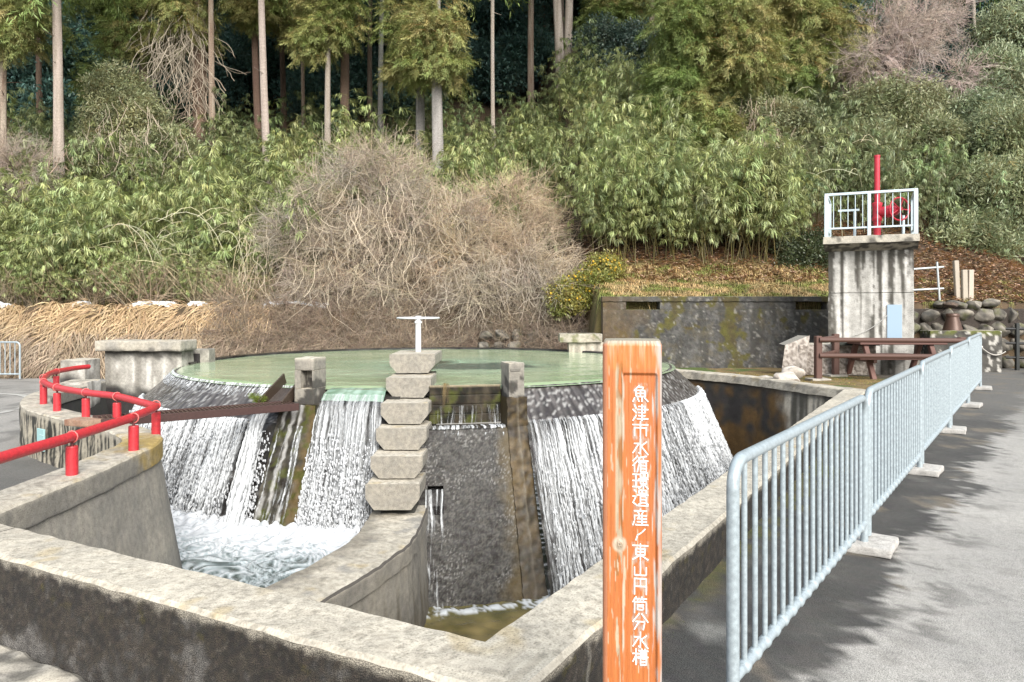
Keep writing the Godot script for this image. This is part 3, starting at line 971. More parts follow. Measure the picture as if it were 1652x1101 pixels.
# ---------------------------------------------------------------- water
func lace(mb: MB, a0: float, a1: float, prof: Array, cs: float, ct: float, cover: Callable, lift := 0.03, sd := 0.0, freq := 62.0, tone := 1.0) -> void:
	var L := prof_len(prof)
	var nu := maxi(3, ceili(deg_to_rad(a1 - a0) * 5.3 / cs) + 1)
	var nv := maxi(3, ceili(L / ct) + 1)
	var p := PackedVector3Array()
	var col := PackedColorArray()
	var mask := PackedFloat32Array()
	for j in nv:
		var t := L * j / (nv - 1.0)
		var q := prof_at(prof, t)
		for i in nu:
			var deg := lerpf(a0, a1, i / (nu - 1.0))
			var s := deg_to_rad(deg) * 5.3
			var sway := 0.5 * n1.get_noise_2d(s * 9.0 + sd, t * 3.4)
			var m := 0.8 * n1.get_noise_2d(s * freq + sway * 2.0 + sd, t * 1.1 + sd) + 0.5 * n1.get_noise_2d(s * freq * 2.4 + sway * 5.0, t * 3.2 + sd) + 0.42 * n1.get_noise_2d(s * freq * 1.3 + 40.0 + sway * 4.0, t * 11.0 + sd) * st(0.2, 1.2, t)
			m += cover.call(deg, t, L, s)
			mask.push_back(m)
			var out := lift * (0.4 + 0.9 * clampf(m, 0.0, 1.0)) + 0.012 * n1.get_noise_2d(s * 60.0, t * 34.0)
			p.push_back(polar(deg, q.x + out, q.y + 0.4 * out))
			var g := 0.44 + 0.13 * clampf(m, -0.5, 1.0)
			col.push_back(Color(g * 0.955, g * 0.985, g, smoothstep(-0.42, 0.75, m) * tone))
	var keep := PackedByteArray()
	for j in nv - 1:
		for i in nu - 1:
			var k := j * nu + i
			keep.push_back(1 if maxf(maxf(mask[k], mask[k + 1]), maxf(mask[k + nu], mask[k + nu + 1])) > -0.40 else 0)
	mb.grid(nu, nv, p, col, false, keep)

func droplets(called: String, label: String, count: int, place: Callable) -> void:
	var s := SphereMesh.new()
	s.radius = 0.011
	s.height = 0.022
	s.radial_segments = 6
	s.rings = 3
	var xf: Array[Transform3D] = []
	var cl: Array[Color] = []
	for i in count:
		var k := rf(0.4, 1.3)
		xf.append(Transform3D(Basis().scaled(Vector3(k, k * rf(1.0, 2.6), k)), place.call()))
		var g := rf(0.36, 0.5)
		cl.append(Color(g * 0.96, g * 0.98, g))
	var o := scatter(called, s, xf, cl, M.foam)
	metas(o, label, "water spray")
	o.set_meta("kind", "stuff")

func water() -> void:
	# the brimming surface of the tank
	var mb := MB.new()
	var nr := 70
	var na := 180
	var p := PackedVector3Array()
	var col := PackedColorArray()
	for j in nr + 1:
		var r := 4.61 * sqrt(float(j) / nr) if j < nr else 4.61
		for i in na + 1:
			var deg := 360.0 * i / na
			var g := polar(deg, r, WATER)
			g.y -= 0.03 * st(4.35, 4.61, r)
			var roil := st(1.6, 0.0, r)
			g.y += 0.006 * n1.get_noise_3dv(g * 3.0) + roil * 0.012 * n1.get_noise_3dv(g * 8.0)
			p.push_back(g)
			var c := mixc(Color(0.25, 0.345, 0.20), Color(0.37, 0.455, 0.295), 0.5 + fb(g, 0.5) + 0.2 * n1.get_noise_3d(g.x * 0.9, 0, g.z * 3.0))
			c = mixc(c, Color(0.24, 0.42, 0.31), st(2.9, 0.4, g.distance_to(V(-1.2, 13.7, WATER)) * (1.0 + 0.5 * fb(g, 0.8))) * 0.55)
			c = mixc(c, Color(0.035, 0.085, 0.075), st(0.95, 0.55, Vector2((g.x + 0.75) * 0.62, g.z + 13.35).length() + 0.4 * fb(g, 1.6)) * 0.92)
			c = mixc(c, Color(0.11, 0.115, 0.06), st(4.1, 4.6, r) * st(0.0, -1.5, g.z + 16.0))
			col.push_back(c)
	mb.grid(na + 1, nr + 1, p, col, true)
	setting("tank_water", mb, M.pond, "still green water filling the round tank, turquoise and dark above the central inlet", "structure", "water")
	# the smooth tongue over the sill in the middle
	mb = MB.new()
	cone(mb, -10.9, -1.2, [Vector2(4.52, 0.52), Vector2(4.66, 0.50), Vector2(4.78, 0.455), Vector2(4.87, 0.385)], 0.03, 0.03, func(g, deg, k):
		return mixc(Color(0.13, 0.20, 0.145), Color(0.22, 0.30, 0.24), 0.5 + n1.get_noise_2d(deg * 1.7, g.y * 2.0)), 0.008)
	setting("overfall_tongue", mb, M.pond, "glassy turquoise tongue of water bending over the middle sill", "structure", "water")

	var apron_end := [Vector2(5.00, 0.12), Vector2(5.05, 0.07), Vector2(5.62, -1.25), Vector2(5.66, -1.35)]
	mb = MB.new()
	lace(mb, -69.0, -22.3, apron_end, 0.0072, 0.017, func(deg, t, L, s):
		var dry := 0.45 * st(0.5, 1.0, t / L) - 0.1
		return 0.06 - dry - 0.25 * st(-24.0, -22.3, deg) + 0.25 * n1.get_noise_1d(s * 2.1), 0.035, 3.0, 62.0)
	lace(mb, -70.0, -16.8, [Vector2(4.55, 0.525), Vector2(4.60, 0.475), Vector2(4.72, 0.37)], 0.010, 0.015, func(deg, t, L, s): return 0.25 - 0.7 * t / L, 0.01, 8.0, 55.0, 0.9)
	lace(mb, -69.0, -22.3, apron_end, 0.011, 0.03, func(deg, t, L, s): return 0.30 - 0.35 * st(0.4, 1.0, t / L), 0.006, 103.0, 40.0, 0.36)
	setting("falling_water", mb, M.veil, "thin white veil of falling water left of the flume", "structure", "waterfall")
	mb = MB.new()
	lace(mb, -20.4, -17.2, [Vector2(5.10, 0.27), Vector2(5.22, 0.10), Vector2(5.68, -1.05), Vector2(5.74, -1.15)], 0.008, 0.018, func(deg, t, L, s):
		return 0.55 - 0.9 * st(0.9, 1.7, absf(deg + 18.8 + 0.1 * t)), 0.05, 11.0, 48.0)
	setting("falling_water", mb, M.veil, "narrow white jet that drops from the steel flume", "structure", "waterfall")
	mb = MB.new()
	lace(mb, -11.1, -1.2, [Vector2(4.80, 0.46), Vector2(4.92, 0.36), Vector2(5.02, 0.14), Vector2(5.12, -0.12), Vector2(5.30, -0.6), Vector2(5.52, -1.1)], 0.0068, 0.014, func(deg, t, L, s):
		return 0.04 + 0.30 * st(0.1, 1.0, t / L) - 0.85 * st(0.34, 0.06, t) + 0.15 * n1.get_noise_1d(s * 3.0), 0.05, 17.0, 50.0)
	lace(mb, -11.1, -1.2, [Vector2(4.80, 0.46), Vector2(4.92, 0.34), Vector2(5.0, 0.12), Vector2(5.10, -0.12), Vector2(5.28, -0.6), Vector2(5.50, -1.1)], 0.010, 0.025, func(deg, t, L, s): return 0.5 - 0.3 * st(0.2, 0.0, t), 0.006, 107.0, 34.0, 0.42)
	setting("falling_water", mb, M.veil, "broad lacy white fall between the left pier and the stepped blocks", "structure", "waterfall")
	mb = MB.new()
	lace(mb, 20.6, 84.0, [Vector2(5.00, 0.115), Vector2(5.06, 0.06), Vector2(5.62, -1.25), Vector2(5.90, -2.0)], 0.0078, 0.018, func(deg, t, L, s):
		return 0.08 - 0.12 * t / L + 0.30 * n1.get_noise_1d(s * 1.9 + 5.0) - 0.35 * st(30.5, 28.5, deg) * st(0.4, 0.0, t), 0.04, 29.0, 62.0)
	lace(mb, 20.6, 84.0, [Vector2(4.99, 0.115), Vector2(5.05, 0.06), Vector2(5.61, -1.25), Vector2(5.89, -2.0)], 0.012, 0.032, func(deg, t, L, s): return 0.26 - 0.35 * st(30.5, 28.5, deg) * st(0.4, 0.0, t), 0.006, 109.0, 40.0, 0.36)
	setting("falling_water", mb, M.veil, "wide white curtain of falling water right of the right pier", "structure", "waterfall")
	mb = MB.new()
	lace(mb, 5.3, 7.6, [Vector2(5.27, -0.66), Vector2(5.36, -0.80), Vector2(5.40, -1.0), Vector2(5.72, -1.95)], 0.008, 0.016, func(deg, t, L, s):
		return 0.25 - 0.75 * st(0.35, 0.6, t) - 0.2 * absf(deg - 6.3), 0.05, 37.0, 46.0)
	lace(mb, 5.9, 17.2, [Vector2(4.73, 0.3), Vector2(4.74, 0.06)], 0.009, 0.016, func(deg, t, L, s): return -0.75 + 0.3 * t / L, 0.012, 51.0, 40.0)
	lace(mb, 5.9, 17.2, [Vector2(4.80, 0.055), Vector2(4.96, 0.06), Vector2(5.03, -0.02), Vector2(5.10, -0.22)], 0.009, 0.012, func(deg, t, L, s): return 0.1 - 1.6 * st(0.16, 0.42, t), 0.014, 61.0, 34.0)
	lace(mb, 8.0, 16.5, [Vector2(5.07, -0.1), Vector2(5.70, -1.95)], 0.009, 0.014, func(deg, t, L, s): return -1.5 + 0.5 * n1.get_noise_2d(s * 9.0, t * 3.0), 0.01, 71.0, 70.0)
	lace(mb, -16.6, -12.2, [Vector2(5.07, 0.08), Vector2(5.66, -1.2)], 0.008, 0.02, func(deg, t, L, s): return -0.62 + 0.35 * st(0.7, 0.0, absf(deg + 13.2 + 0.4 * t)), 0.012, 81.0, 46.0)
	setting("falling_water", mb, M.veil, "small trickles from the gate boards and the square outlet hole", "structure", "waterfall")
	droplets("water_spray", "white droplets flying off the falls on both sides of the blocks", 5200, func():
		var u := rng.randf()
		var deg := rf(-60, -22) if u < 0.3 else rf(-21, -17) if u < 0.42 else rf(-11, -1.5) if u < 0.68 else rf(21, 70)
		var y := lerpf(0.0, -1.15 if deg < 10 else -1.9, pow(rng.randf(), 0.6))
		return polar(deg, 5.06 - y * 0.43 + 0.03 + absf(rng.randfn(0.0, 0.05)), y + rf(0, 0.05)))

	# foaming pool on the left
	mb = MB.new()
	p = PackedVector3Array()
	col = PackedColorArray()
	var nx := 330
	var ny := 400
	for j in ny + 1:
		for i in nx + 1:
			var x := lerpf(-9.2, -0.9, pow(float(i) / nx, 0.45))
			var d := lerpf(3.3, 13.2, pow(float(j) / ny, 1.25))
			var g := V(x, d, -1.05)
			var wx := Vector3(n1.get_noise_2d(x * 3.0, d * 3.0), 0, n1.get_noise_2d(x * 3.0 + 20, d * 3.0)) * 0.55
			var q := Vector3(x, 0, d) + wx
			var f1 := nz.get_noise_2d(q.x * 2.4, q.z * 3.0)
			var f2 := 0.42 - absf(n1.get_noise_2d(q.x * 7.0 + 9.0, q.z * 10.0)) * 1.3 - 0.5 * absf(n1.get_noise_2d(q.x * 19.0, q.z * 27.0))
			var f3 := n1.get_noise_2d(x * 60.0 + 30.0 * wx.x, d * 60.0)
			var near := Vector2(x - C.x, d - C.y).length()
			var foam := 0.42 + 0.35 * f1 + 0.85 * f2 + 0.06 * f3 + 0.9 * st(6.9, 5.6, near) - 0.30 * st(1.5, 0.2, Vector2(x + 2.7, (d - 6.4) * 0.8).length())
			foam -= 1.0 * st(-4.3, -5.2, x) * st(8.0, 9.0, d)
			g.y += 0.022 * n1.get_noise_2d(q.x * 5.0, q.z * 6.0) + 0.005 * n1.get_noise_2d(q.x * 17.0, q.z * 20.0) + 0.05 * st(6.2, 5.5, near) * (0.5 + n1.get_noise_2d(x * 14.0, d * 14.0))
			p.push_back(g)
			var c := mixc(Color(0.055, 0.07, 0.066), Color(0.25, 0.285, 0.29), st(-0.35, 0.25, foam))
			c = mixc(c, Color(0.51, 0.525, 0.535), st(0.1, 0.9, foam))
			col.push_back(c)
	var clip := PackedVector2Array([Vector2(-9.3, 2.9), Vector2(-2.95, 2.9), Vector2(-2.75, 4.2), Vector2(-2.15, 5.05), Vector2(-1.62, 6.0), Vector2(-1.26, 6.9), Vector2(-1.2, 7.6), Vector2(-1.2, 9.4), Vector2(-9.3, 13.3)])
	var keep := PackedByteArray()
	for j in ny:
		for i in nx:
			var k := j * (nx + 1) + i
			keep.push_back(1 if Geometry2D.is_point_in_polygon(Vector2(p[k].x, -p[k].z) + Vector2(0.25, 0.0), clip) else 0)
	mb.grid(nx + 1, ny + 1, p, col, false, keep)
	setting("foaming_water", mb, M.pool, "white churning water in the pool left of the dividing wall", "structure", "water")
	mb = MB.new()
	p = PackedVector3Array()
	col = PackedColorArray()
	for j in 321:
		for i in 201:
			var x := lerpf(-1.6, 6.0, pow(i / 200.0, 1.5))
			var d := lerpf(2.6, 16.5, j / 320.0) if j > 0 else 2.6
			var g := V(x, d, -1.95)
			var near := Vector2(x - C.x, d - C.y).length()
			var foam := st(0.14, 0.0, absf(near - 5.80) + 0.16 * fb(g, 5.0) + 0.06 * n1.get_noise_2d(x * 40.0, d * 40.0)) if x < 0.4 else st(0.9, 0.0, near - 5.75 + 0.4 * fb(g, 3.0))
			g.y += 0.012 * n1.get_noise_2d(x * 8.0, d * 8.0) + 0.02 * foam
			p.push_back(g)
			var c := mixc(Color(0.075, 0.062, 0.022), Color(0.20, 0.155, 0.065), 0.5 + fb(g, 2.0))
			c = mixc(c, Color(0.06, 0.065, 0.03), st(6.3, 5.9, near) * 0.5)
			col.push_back(mixc(c, Color(0.46, 0.48, 0.49), st(0.3, 0.8, foam)))
	mb.grid(201, 321, p, col)
	setting("lower_water", mb, M.pool, "shallow brown water with a white edge at the foot of the gate", "structure", "water")

# ---------------------------------------------------------------- metalwork and furniture
func smooth_pts(q: Array, step: float) -> Array:
	var c := Curve3D.new()
	c.bake_interval = step
	for i in q.size():
		var t := Vector3.ZERO
		if i > 0 and i < q.size() - 1:
			t = (q[i + 1] - q[i - 1]).normalized() * minf(q[i].distance_to(q[i + 1]), q[i].distance_to(q[i - 1])) * 0.33
		c.add_point(q[i], -t, t)
	return Array(c.get_baked_points())

func red_railing() -> void:
	var o := thing("guard_rail", "low red pipe guard rail on stubby red posts along the hairpin parapet", "guard rail", V(-3.6, 7.4, 0.31))
	var RED := Color(0.54, 0.035, 0.045)
	var mb := MB.new()
	var near := [V(-3.38, 4.52, 0.6), V(-3.38, 5.71, 0.6), V(-3.42, 6.6, 0.6), V(-3.50, 7.2, 0.6), V(-3.56, 7.42, 0.6)]
	tube(mb, near, 0.039, 14, RED)
	obj("rail", mb, M.red, o)
	mb = MB.new()
	tube(mb, smooth_pts([V(-3.56, 7.44, 0.6), V(-4.38, 8.27, 0.6), V(-4.97, 8.66, 0.6), V(-5.63, 9.2, 0.6), V(-6.2, 9.85, 0.6), V(-6.6, 10.5, 0.6), V(-6.98, 11.3, 0.6), V(-7.1, 12.05, 0.6), V(-7.06, 12.4, 0.6)], 0.12), 0.038, 14, RED)
	obj("rail", mb, M.red, o)
	for q in [[-3.38, 4.6], [-3.38, 5.71], [-3.40, 6.68], [-3.62, 7.56], [-4.40, 8.28], [-4.97, 8.67], [-5.63, 9.2], [-6.22, 9.87], [-6.62, 10.5], [-7.02, 11.45]]:
		mb = MB.new()
		var x: float = q[0]
		var d: float = q[1]
		tube(mb, [V(x, d, 0.29), V(x, d, 0.30), V(x, d, 0.518), V(x, d, 0.53)], [0.047, 0.044, 0.044, 0.040], 16, RED)
		var post := obj("post", mb, M.red, o)
		mb = MB.new()
		tube(mb, [V(x, d, 0.528), V(x, d, 0.565)], 0.012, 8, Color(0.16, 0.05, 0.05))
		obj("bolt", mb, M.steel, post)
		mb = MB.new()
		var i := 0
		var ring := []
		for k in 13:
			ring.append(V(x, d, 0.6) + Vector3(0, sin(TAU * k / 12), cos(TAU * k / 12)) * 0.045)
		if d > 8.0:
			ring.clear()
			for k in 13:
				ring.append(V(x, d, 0.6) + Vector3(cos(TAU * k / 12) * 0.75, 0, 0).rotated(Vector3.UP, 0.75) * 0.06 + Vector3(0, sin(TAU * k / 12) * 0.045, 0))
		else:
			ring.clear()
			for k in 13:
				ring.append(V(x, d, 0.6) + Vector3(cos(TAU * k / 12), sin(TAU * k / 12), 0) * 0.0445)
		tube(mb, ring, 0.006, 5, Color(0.62, 0.16, 0.15), false)
		obj("clamp", mb, M.red, post)
	# rusty catwalk over the falls
	var a := V(-4.62, 8.22, 0.36)
	var b := V(-2.78, 9.50, 0.37)
	var dir := (b - a).normalized()
	var side := dir.cross(Vector3.UP).normalized()
	var L := a.distance_to(b)
	var cw := thing("catwalk", "narrow rusty steel grating catwalk from the parapet to the flume", "catwalk", a)
	for s in [-1.0, 1.0]:
		mb = MB.new()
		var c = (a + b) * 0.5 + side * 0.17 * s
		box(mb, Transform3D(Basis(side, side.cross(dir), -dir), c - Vector3(0, 0.03, 0)), Vector3(0.03, 0.09, L), 0.004, Color(0.075, 0.04, 0.038))
		obj("side_bar", mb, M.steel, cw)
	for i in 46:
		mb = MB.new()
		box(mb, Transform3D(Basis(side, side.cross(dir), -dir), a + dir * (0.03 + (L - 0.06) * i / 45.0)), Vector3(0.315, 0.022, 0.014), 0.0, Color(0.15, 0.10, 0.085))
		obj("grating_bar", mb, M.steel, cw)
	mb = MB.new()
	cbox(mb, Transform3D(Basis(Vector3.UP, -0.35), V(-4.66, 8.09, 0.345)), Vector3(0.34, 0.07, 0.2), 0.008, 0.04, func(p, ax, s): return mixc(Color(0.25, 0.13, 0.085), Color(0.42, 0.30, 0.22), 0.5 + fb(p, 6.0)), 0.004)
	single("bearing_block", mb, M.stone, "brown weathered block on the parapet under the end of the catwalk", "block")

func barrier(mb_dia: float) -> Array:            # meshes of one panel, in its own axes: x along, y up
	var L := 2.52
	var H := 0.99
	var lo := 0.155
	var r := 0.024
	var Z := Color(0.415, 0.45, 0.475)
	var fr := MB.new()
	var pts := [Vector3(0.03, 0.03, 0), Vector3(0.03, H - 0.13, 0)]
	for i in range(1, 8):
		var a := PI - PI / 2 * i / 7.0
		pts.append(Vector3(0.13 + 0.10 * cos(a), H - 0.10 - r + 0.10 * sin(a), 0))
	for i in range(0, 8):
		var a := PI / 2 - PI / 2 * i / 7.0
		pts.append(Vector3(L - 0.13 + 0.10 * cos(a), H - 0.10 - r + 0.10 * sin(a), 0))
	pts.append(Vector3(L - 0.03, H - 0.14, 0))
	pts.append(Vector3(L - 0.03, 0.03, 0))
	tube(fr, pts, r, 14, Z)
	var bot := MB.new()
	tube(bot, [Vector3(0.03, lo, 0), Vector3(L - 0.03, lo, 0)], 0.021, 12, Z)
	var bar := MB.new()
	tube(bar, [Vector3(0, lo, 0), Vector3(0, H - r, 0)], 0.0115, 10, Z, false)
	var weld := MB.new()
	tube(weld, [Vector3(-0.026, lo, 0), Vector3(-0.014, lo, 0), Vector3(0.014, lo, 0), Vector3(0.026, lo, 0)], [0.021, 0.0265, 0.0265, 0.021], 10, Z * 1.08, false)
	return [fr.mesh(), bot.mesh(), bar.mesh(), weld.mesh()]

func fences() -> void:
	var ms := barrier(0.0)
	var base := MB.new()
	cbox(base, Transform3D(Basis(), Vector3(0, 0.028, 0)), Vector3(0.36, 0.056, 0.27), 0.014, 0.03, func(p, ax, s): return mixc(Color(0.40, 0.39, 0.375), Color(0.52, 0.51, 0.495), 0.5 + fb(p, 9.0)), 0.004)
	var bm := base.mesh()
	var say := ["nearest galvanized crowd barrier panel, beside the orange sign post", "second galvanized barrier panel along the road, counted from the sign post", "third galvanized barrier panel along the road, beside the picnic lawn", "fourth galvanized barrier panel, in front of the picnic table", "farthest galvanized barrier panel of the line, before the stone wall"]
	var put := func(at: Vector3, dir: Vector3, label: String, group: String):
		var o := thing("crowd_barrier", label, "barrier", at, group)
		o.rotation.y = atan2(-dir.z, dir.x)
		obj("frame", ms[0], M.zinc, o, true)
		obj("bottom_rail", ms[1], M.zinc, o, true)
		for i in 18:
			var b := obj("bar", ms[2], M.zinc, o, true)
			b.position = Vector3(0.03 + 2.46 * (i + 1) / 19.0, 0, 0)
			var w := obj("weld", ms[3], M.zinc, b, true)
		return o
	for i in 5:
		var x := 0.807 + 1.5 * i
		var d := 2.75 + 2.085 * i
		var gy := ground_y(x, d) + 0.045
		var gy2 := ground_y(x + 1.5, d + 2.085) + 0.045
		put.call(V(x, d, gy), V(1.5, 2.085, gy2 - gy).normalized(), say[i], "galvanized barrier panels along the road")
	var nth := ["hidden", "white concrete foot under the joint of the first and second barrier panels", "white concrete foot under the second barrier joint from the sign post", "white concrete foot under the third barrier joint from the sign post", "white concrete foot under the fourth barrier joint, by the picnic table", "white concrete foot at the far end of the barrier line"]
	for i in range(1, 6):
		var o := obj("concrete_weight", bm, M.concrete)
		var x := 0.807 + 1.5 * i
		var d := 2.75 + 2.085 * i
		o.position = V(x + 0.02, d - 0.03, ground_y(x, d) + 0.004)
		o.rotation.y = 0.95 + 0.1 * sin(i * 3.0)
		metas(o, nth[i], "barrier foot", "concrete feet under the barriers")
	var lf: Node3D = put.call(V(-15.0, 19.0, -0.27), Vector3(1, 0, 0.04).normalized(), "grey tubular barrier panel before the dry grass at the left edge", "barriers by the dry grass bank")

func kanji(chars: String) -> Array:
	# strokes on a ten by ten square: x then y, A for ten
	var D := {
		"魚": "4013 317163 238387 232787 5357 2585 180A 384A 686A 88AA", "津": "1022 0325 0A27 4181 8185 33A3 4585 4787 39A9 606A",
		"市": "5051 02A2 1419 149499 525A", "水": "505A49 134309 9255 54AA", "循": "3003 3306 151A 9041 41453A 43A3 7174 54949A 545A9A 5696 5898",
		"環": "0141 0545 0949 2129 50A0A35350 7073 8083 44A4 5595975755 774A 767A 77AA", "遺": "1021 042408 083AAA 4090924240 6063 33A3 5494985854 5696 6849 88A9",
		"産": "5051 1191 3143 7163 1494 14170A 4536 3696 3898 2AAA 656A", "・": "82643629", "東": "01A1 2383872723 2585 505A 570A 57AA",
		"山": "5059 14199994", "円": "101A 10909A 5055 1595", "筒": "2003 1141 3133 6052 6191 7173 131A 13939A 3575 3676783836",
		"分": "4005 60A5 25857A 451A", "槽": "0343 202A 2408 2546 41A1 6064 8084 5292945452 5393 45A5 56969A5A56 5898"}
	var out := []
	for i in chars.length():
		var strokes := []
		for s in (D[chars[i]] as String).split(" "):
			var pts := []
			for k in range(0, s.length(), 2):
				pts.append(Vector2(s[k].hex_to_int(), s[k + 1].hex_to_int()))
			strokes.append(pts)
		out.append(strokes)
	return out

func sign_post() -> void:
	var X := 0.339
	var D := 2.02
	var HW := 0.08
	var T := 1.507
	var o := thing("sign_post", "square orange painted timber post with white vertical lettering and worn edges", "sign post", V(X, D + HW, 0))
	# outline of the post seen from above, starting at the left front corner; fine along the front
	var ring := []
	var R := 0.013
	for i in 55:
		ring.append(Vector2(-HW + R + (2 * HW - 2 * R) * i / 54.0, 0))
	for i in range(1, 5):
		ring.append(Vector2(HW - R + R * sin(PI / 8 * i), R - R * cos(PI / 8 * i)))
	ring.append(Vector2(HW, 0.08))
	for q in [[HW, 0.16 - R], [HW - R, 0.16], [-HW + R, 0.16], [-HW, 0.16 - R], [-HW, 0.08]]:
		ring.append(Vector2(q[0], q[1]))
	for i in range(0, 5):
		ring.append(Vector2(-HW + R - R * cos(PI / 8 * i), R - R * sin(PI / 8 * i)))
	var ys := []
	var y := -0.02
	while y < T - 0.012:
		ys.append(y)
		y += 0.0035
	ys.append(T - 0.012)
	ys.append(T - 0.004)
	ys.append(T)
	var p := PackedVector3Array()
	var col := PackedColorArray()
	var ORANGE := Color(0.40, 0.122, 0.031)
	var letters_y := [[1.600 - (620 - 495) * D / 1200.0, 1.600 - (848 - 495) * D / 1200.0], [1.600 - (876 - 495) * D / 1200.0, 1.600 - (1078 - 495) * D / 1200.0]]
	for k in ys.size():
		var yy: float = ys[k]
		for i in ring.size():
			var q: Vector2 = ring[i]
			var inset := 0.004 * st(T - 0.012, T, yy)
			var x := q.x * (1.0 - inset / HW)
			var z := q.y
			var front := i < 55
			var c := mixc(ORANGE * 0.93, ORANGE * 1.07, 0.5 + nz.get_noise_2d(q.x * 90.0 + q.y * 60.0, yy * 4.0))
			var fine := n1.get_noise_2d(q.x * 260.0 + q.y * 170.0, yy * 7.0)
			if front:
				var panel := st(-0.0235, -0.0215, x) * st(0.0665, 0.0645, x) * st(1.418, 1.4165, yy)
				z += 0.007 * panel
				# the split and peeling strip left of the panel
				var strip := st(-0.047, -0.043, x) * st(-0.024, -0.028, x) * st(1.455, 1.43, yy)
				z += 0.002 * strip
				var peel := nz.get_noise_2d(x * 75.0, yy * 5.0) + 0.5 * n1.get_noise_2d(x * 230.0, yy * 17.0)
				c = mixc(c, mixc(Color(0.34, 0.27, 0.18), Color(0.24, 0.10, 0.025), st(-0.2, 0.25, n1.get_noise_2d(x * 60.0 + 9.0, yy * 9.0))), strip * st(-0.16, 0.05, peel + 0.3 * st(0.9, 1.1, yy) - 0.25 * st(0.92, 0.85, yy)))
				c = mixc(c, Color(0.42, 0.38, 0.31), st(0.02, 0.006, absf(x + 0.0235)) * st(0.1, 0.4, peel + 0.32) * st(1.42, 1.40, yy) * 0.85 * st(0.004, 0.002, absf(x + 0.0235)))
				c = mixc(c, Color(0.42, 0.34, 0.24), st(0.52, 0.6, peel + 0.12 * fine) * 0.85)
				c = mixc(c, Color(0.38, 0.37, 0.34), st(0.058, 0.07, x + 0.02 * peel) * st(-0.25, 0.15, peel + 0.2) * 0.9)
				c = mixc(c, Color(0.42, 0.33, 0.22), st(1.44, 1.5, yy + 0.05 * nz.get_noise_2d(x * 150.0, yy)) * st(0.0, 0.3, n1.get_noise_2d(x * 140.0, yy * 6.0) + 0.1) * 0.8)
				c = mixc(c, Color(0.46, 0.19, 0.04), st(1.42, 1.44, yy) * 0.35)
				# bare patches where the white ground of the letters has flaked
				for r in letters_y:
					var m := st(r[1] - 0.004, r[1], yy) * st(r[0] + 0.004, r[0], yy) * st(0.000, 0.003, x - 0.0005 + 0.004 * n1.get_noise_1d(yy * 60.0)) * st(0.0455, 0.0425, x + 0.004 * n1.get_noise_1d(yy * 70.0 + 9.0))
					c = mixc(c, mixc(Color(0.32, 0.20, 0.14), Color(0.36, 0.31, 0.27), 0.5 + n1.get_noise_2d(x * 190.0, yy * 120.0)), m * st(-0.15, 0.3, nz.get_noise_2d(x * 60.0, yy * 26.0)) * 0.75)
				# the knot
				var kd := Vector2((x + 0.034) * 1.15, yy - 0.952).length()
				if kd < 0.028:
					c = mixc(c, Color(0.38, 0.31, 0.23), st(0.026, 0.017, kd))
					c = mixc(c, Color(0.22, 0.15, 0.09), st(0.2, 0.7, sin(kd * 1100.0)) * st(0.014, 0.009, kd))
					c = mixc(c, Color(0.06, 0.045, 0.03), st(0.0035, 0.001, kd))
					z -= 0.003 * st(0.016, 0.006, kd)
				c = mixc(c, Color(0.50, 0.42, 0.30), st(0.10, 0.05, yy + 0.02 * fine) * 0.8)
				if panel > 0.2 and panel < 0.9 and yy > 1.41:
					c = Color(0.12, 0.04, 0.01)
				z += 0.0009 * fine
			else:
				var edge := i < 60
				c = mixc(c, Color(0.36, 0.35, 0.33), (0.85 if edge else 0.55) * st(-0.3, 0.1, nz.get_noise_2d(q.y * 80.0 + q.x * 20.0, yy * 3.0)) if q.x > 0.0 else 0.15)
			if yy > T - 0.009:
				c = mixc(c, Color(0.30, 0.27, 0.21), 0.85)
			p.push_back(V(X + x, D + z + inset * (1.0 if q.y < 0.04 else -1.0), yy))
			col.push_back(c)
	var mb := MB.new()
	mb.grid(ring.size(), ys.size(), p, col)
	var last := (ys.size() - 1) * ring.size()
	for i in ring.size() - 1:
		mb.tri(V(X, D + HW, T + 0.004), p[last + i], p[last + i + 1], Color(0.30, 0.27, 0.21), V(X, D + HW, 0))
	obj("timber", mb, M.paint_wood, o)
	o.rotation.y = -0.155          # its face is turned a little towards the viewer
	var words := kanji("魚津市水循環遺産・東山円筒分水槽")
	var tops := [623, 654, 681, 709, 737, 764, 792, 823, 850, 879, 907, 935, 965, 992, 1022, 1049]
	var size := 0.0395
	var at := 0
	for glyph in words:
		mb = MB.new()
		var y0: float = 1.6 - (tops[at] - 495) * D / 1200.0
		at += 1
		var layer := 0
		for s in glyph:
			layer += 1
			var fz := D + 0.0058 - 0.00012 * layer
			for k in s.size() - 1:
				var a := Vector2(s[k].x / 10.0 * size, -s[k].y / 10.0 * size * 1.06)
				var b := Vector2(s[k + 1].x / 10.0 * size, -s[k + 1].y / 10.0 * size * 1.06)
				var e := (b - a).normalized()
				var n := Vector2(-e.y, e.x) * 0.0017
				a -= e * 0.0018
				b += e * 0.0018
				var x0 := X + 0.0025
				var q := [a - n, a + n, b + n, b - n]
				var f := []
				var g := []
				for t in q:
					f.append(V(x0 + t.x, fz, y0 + t.y))
					g.append(V(x0 + t.x, D + 0.009, y0 + t.y))
				var away := V(x0 + (a.x + b.x) / 2, D + 0.02, y0 + (a.y + b.y) / 2)
				var WH := Color(0.60, 0.60, 0.585)
				mb.quad(f[0], f[1], f[2], f[3], WH, away)
				for t in 4:
					mb.quad(f[t], f[(t + 1) % 4], g[(t + 1) % 4], g[t], WH, away)
		obj("character", mb, M.white, o)

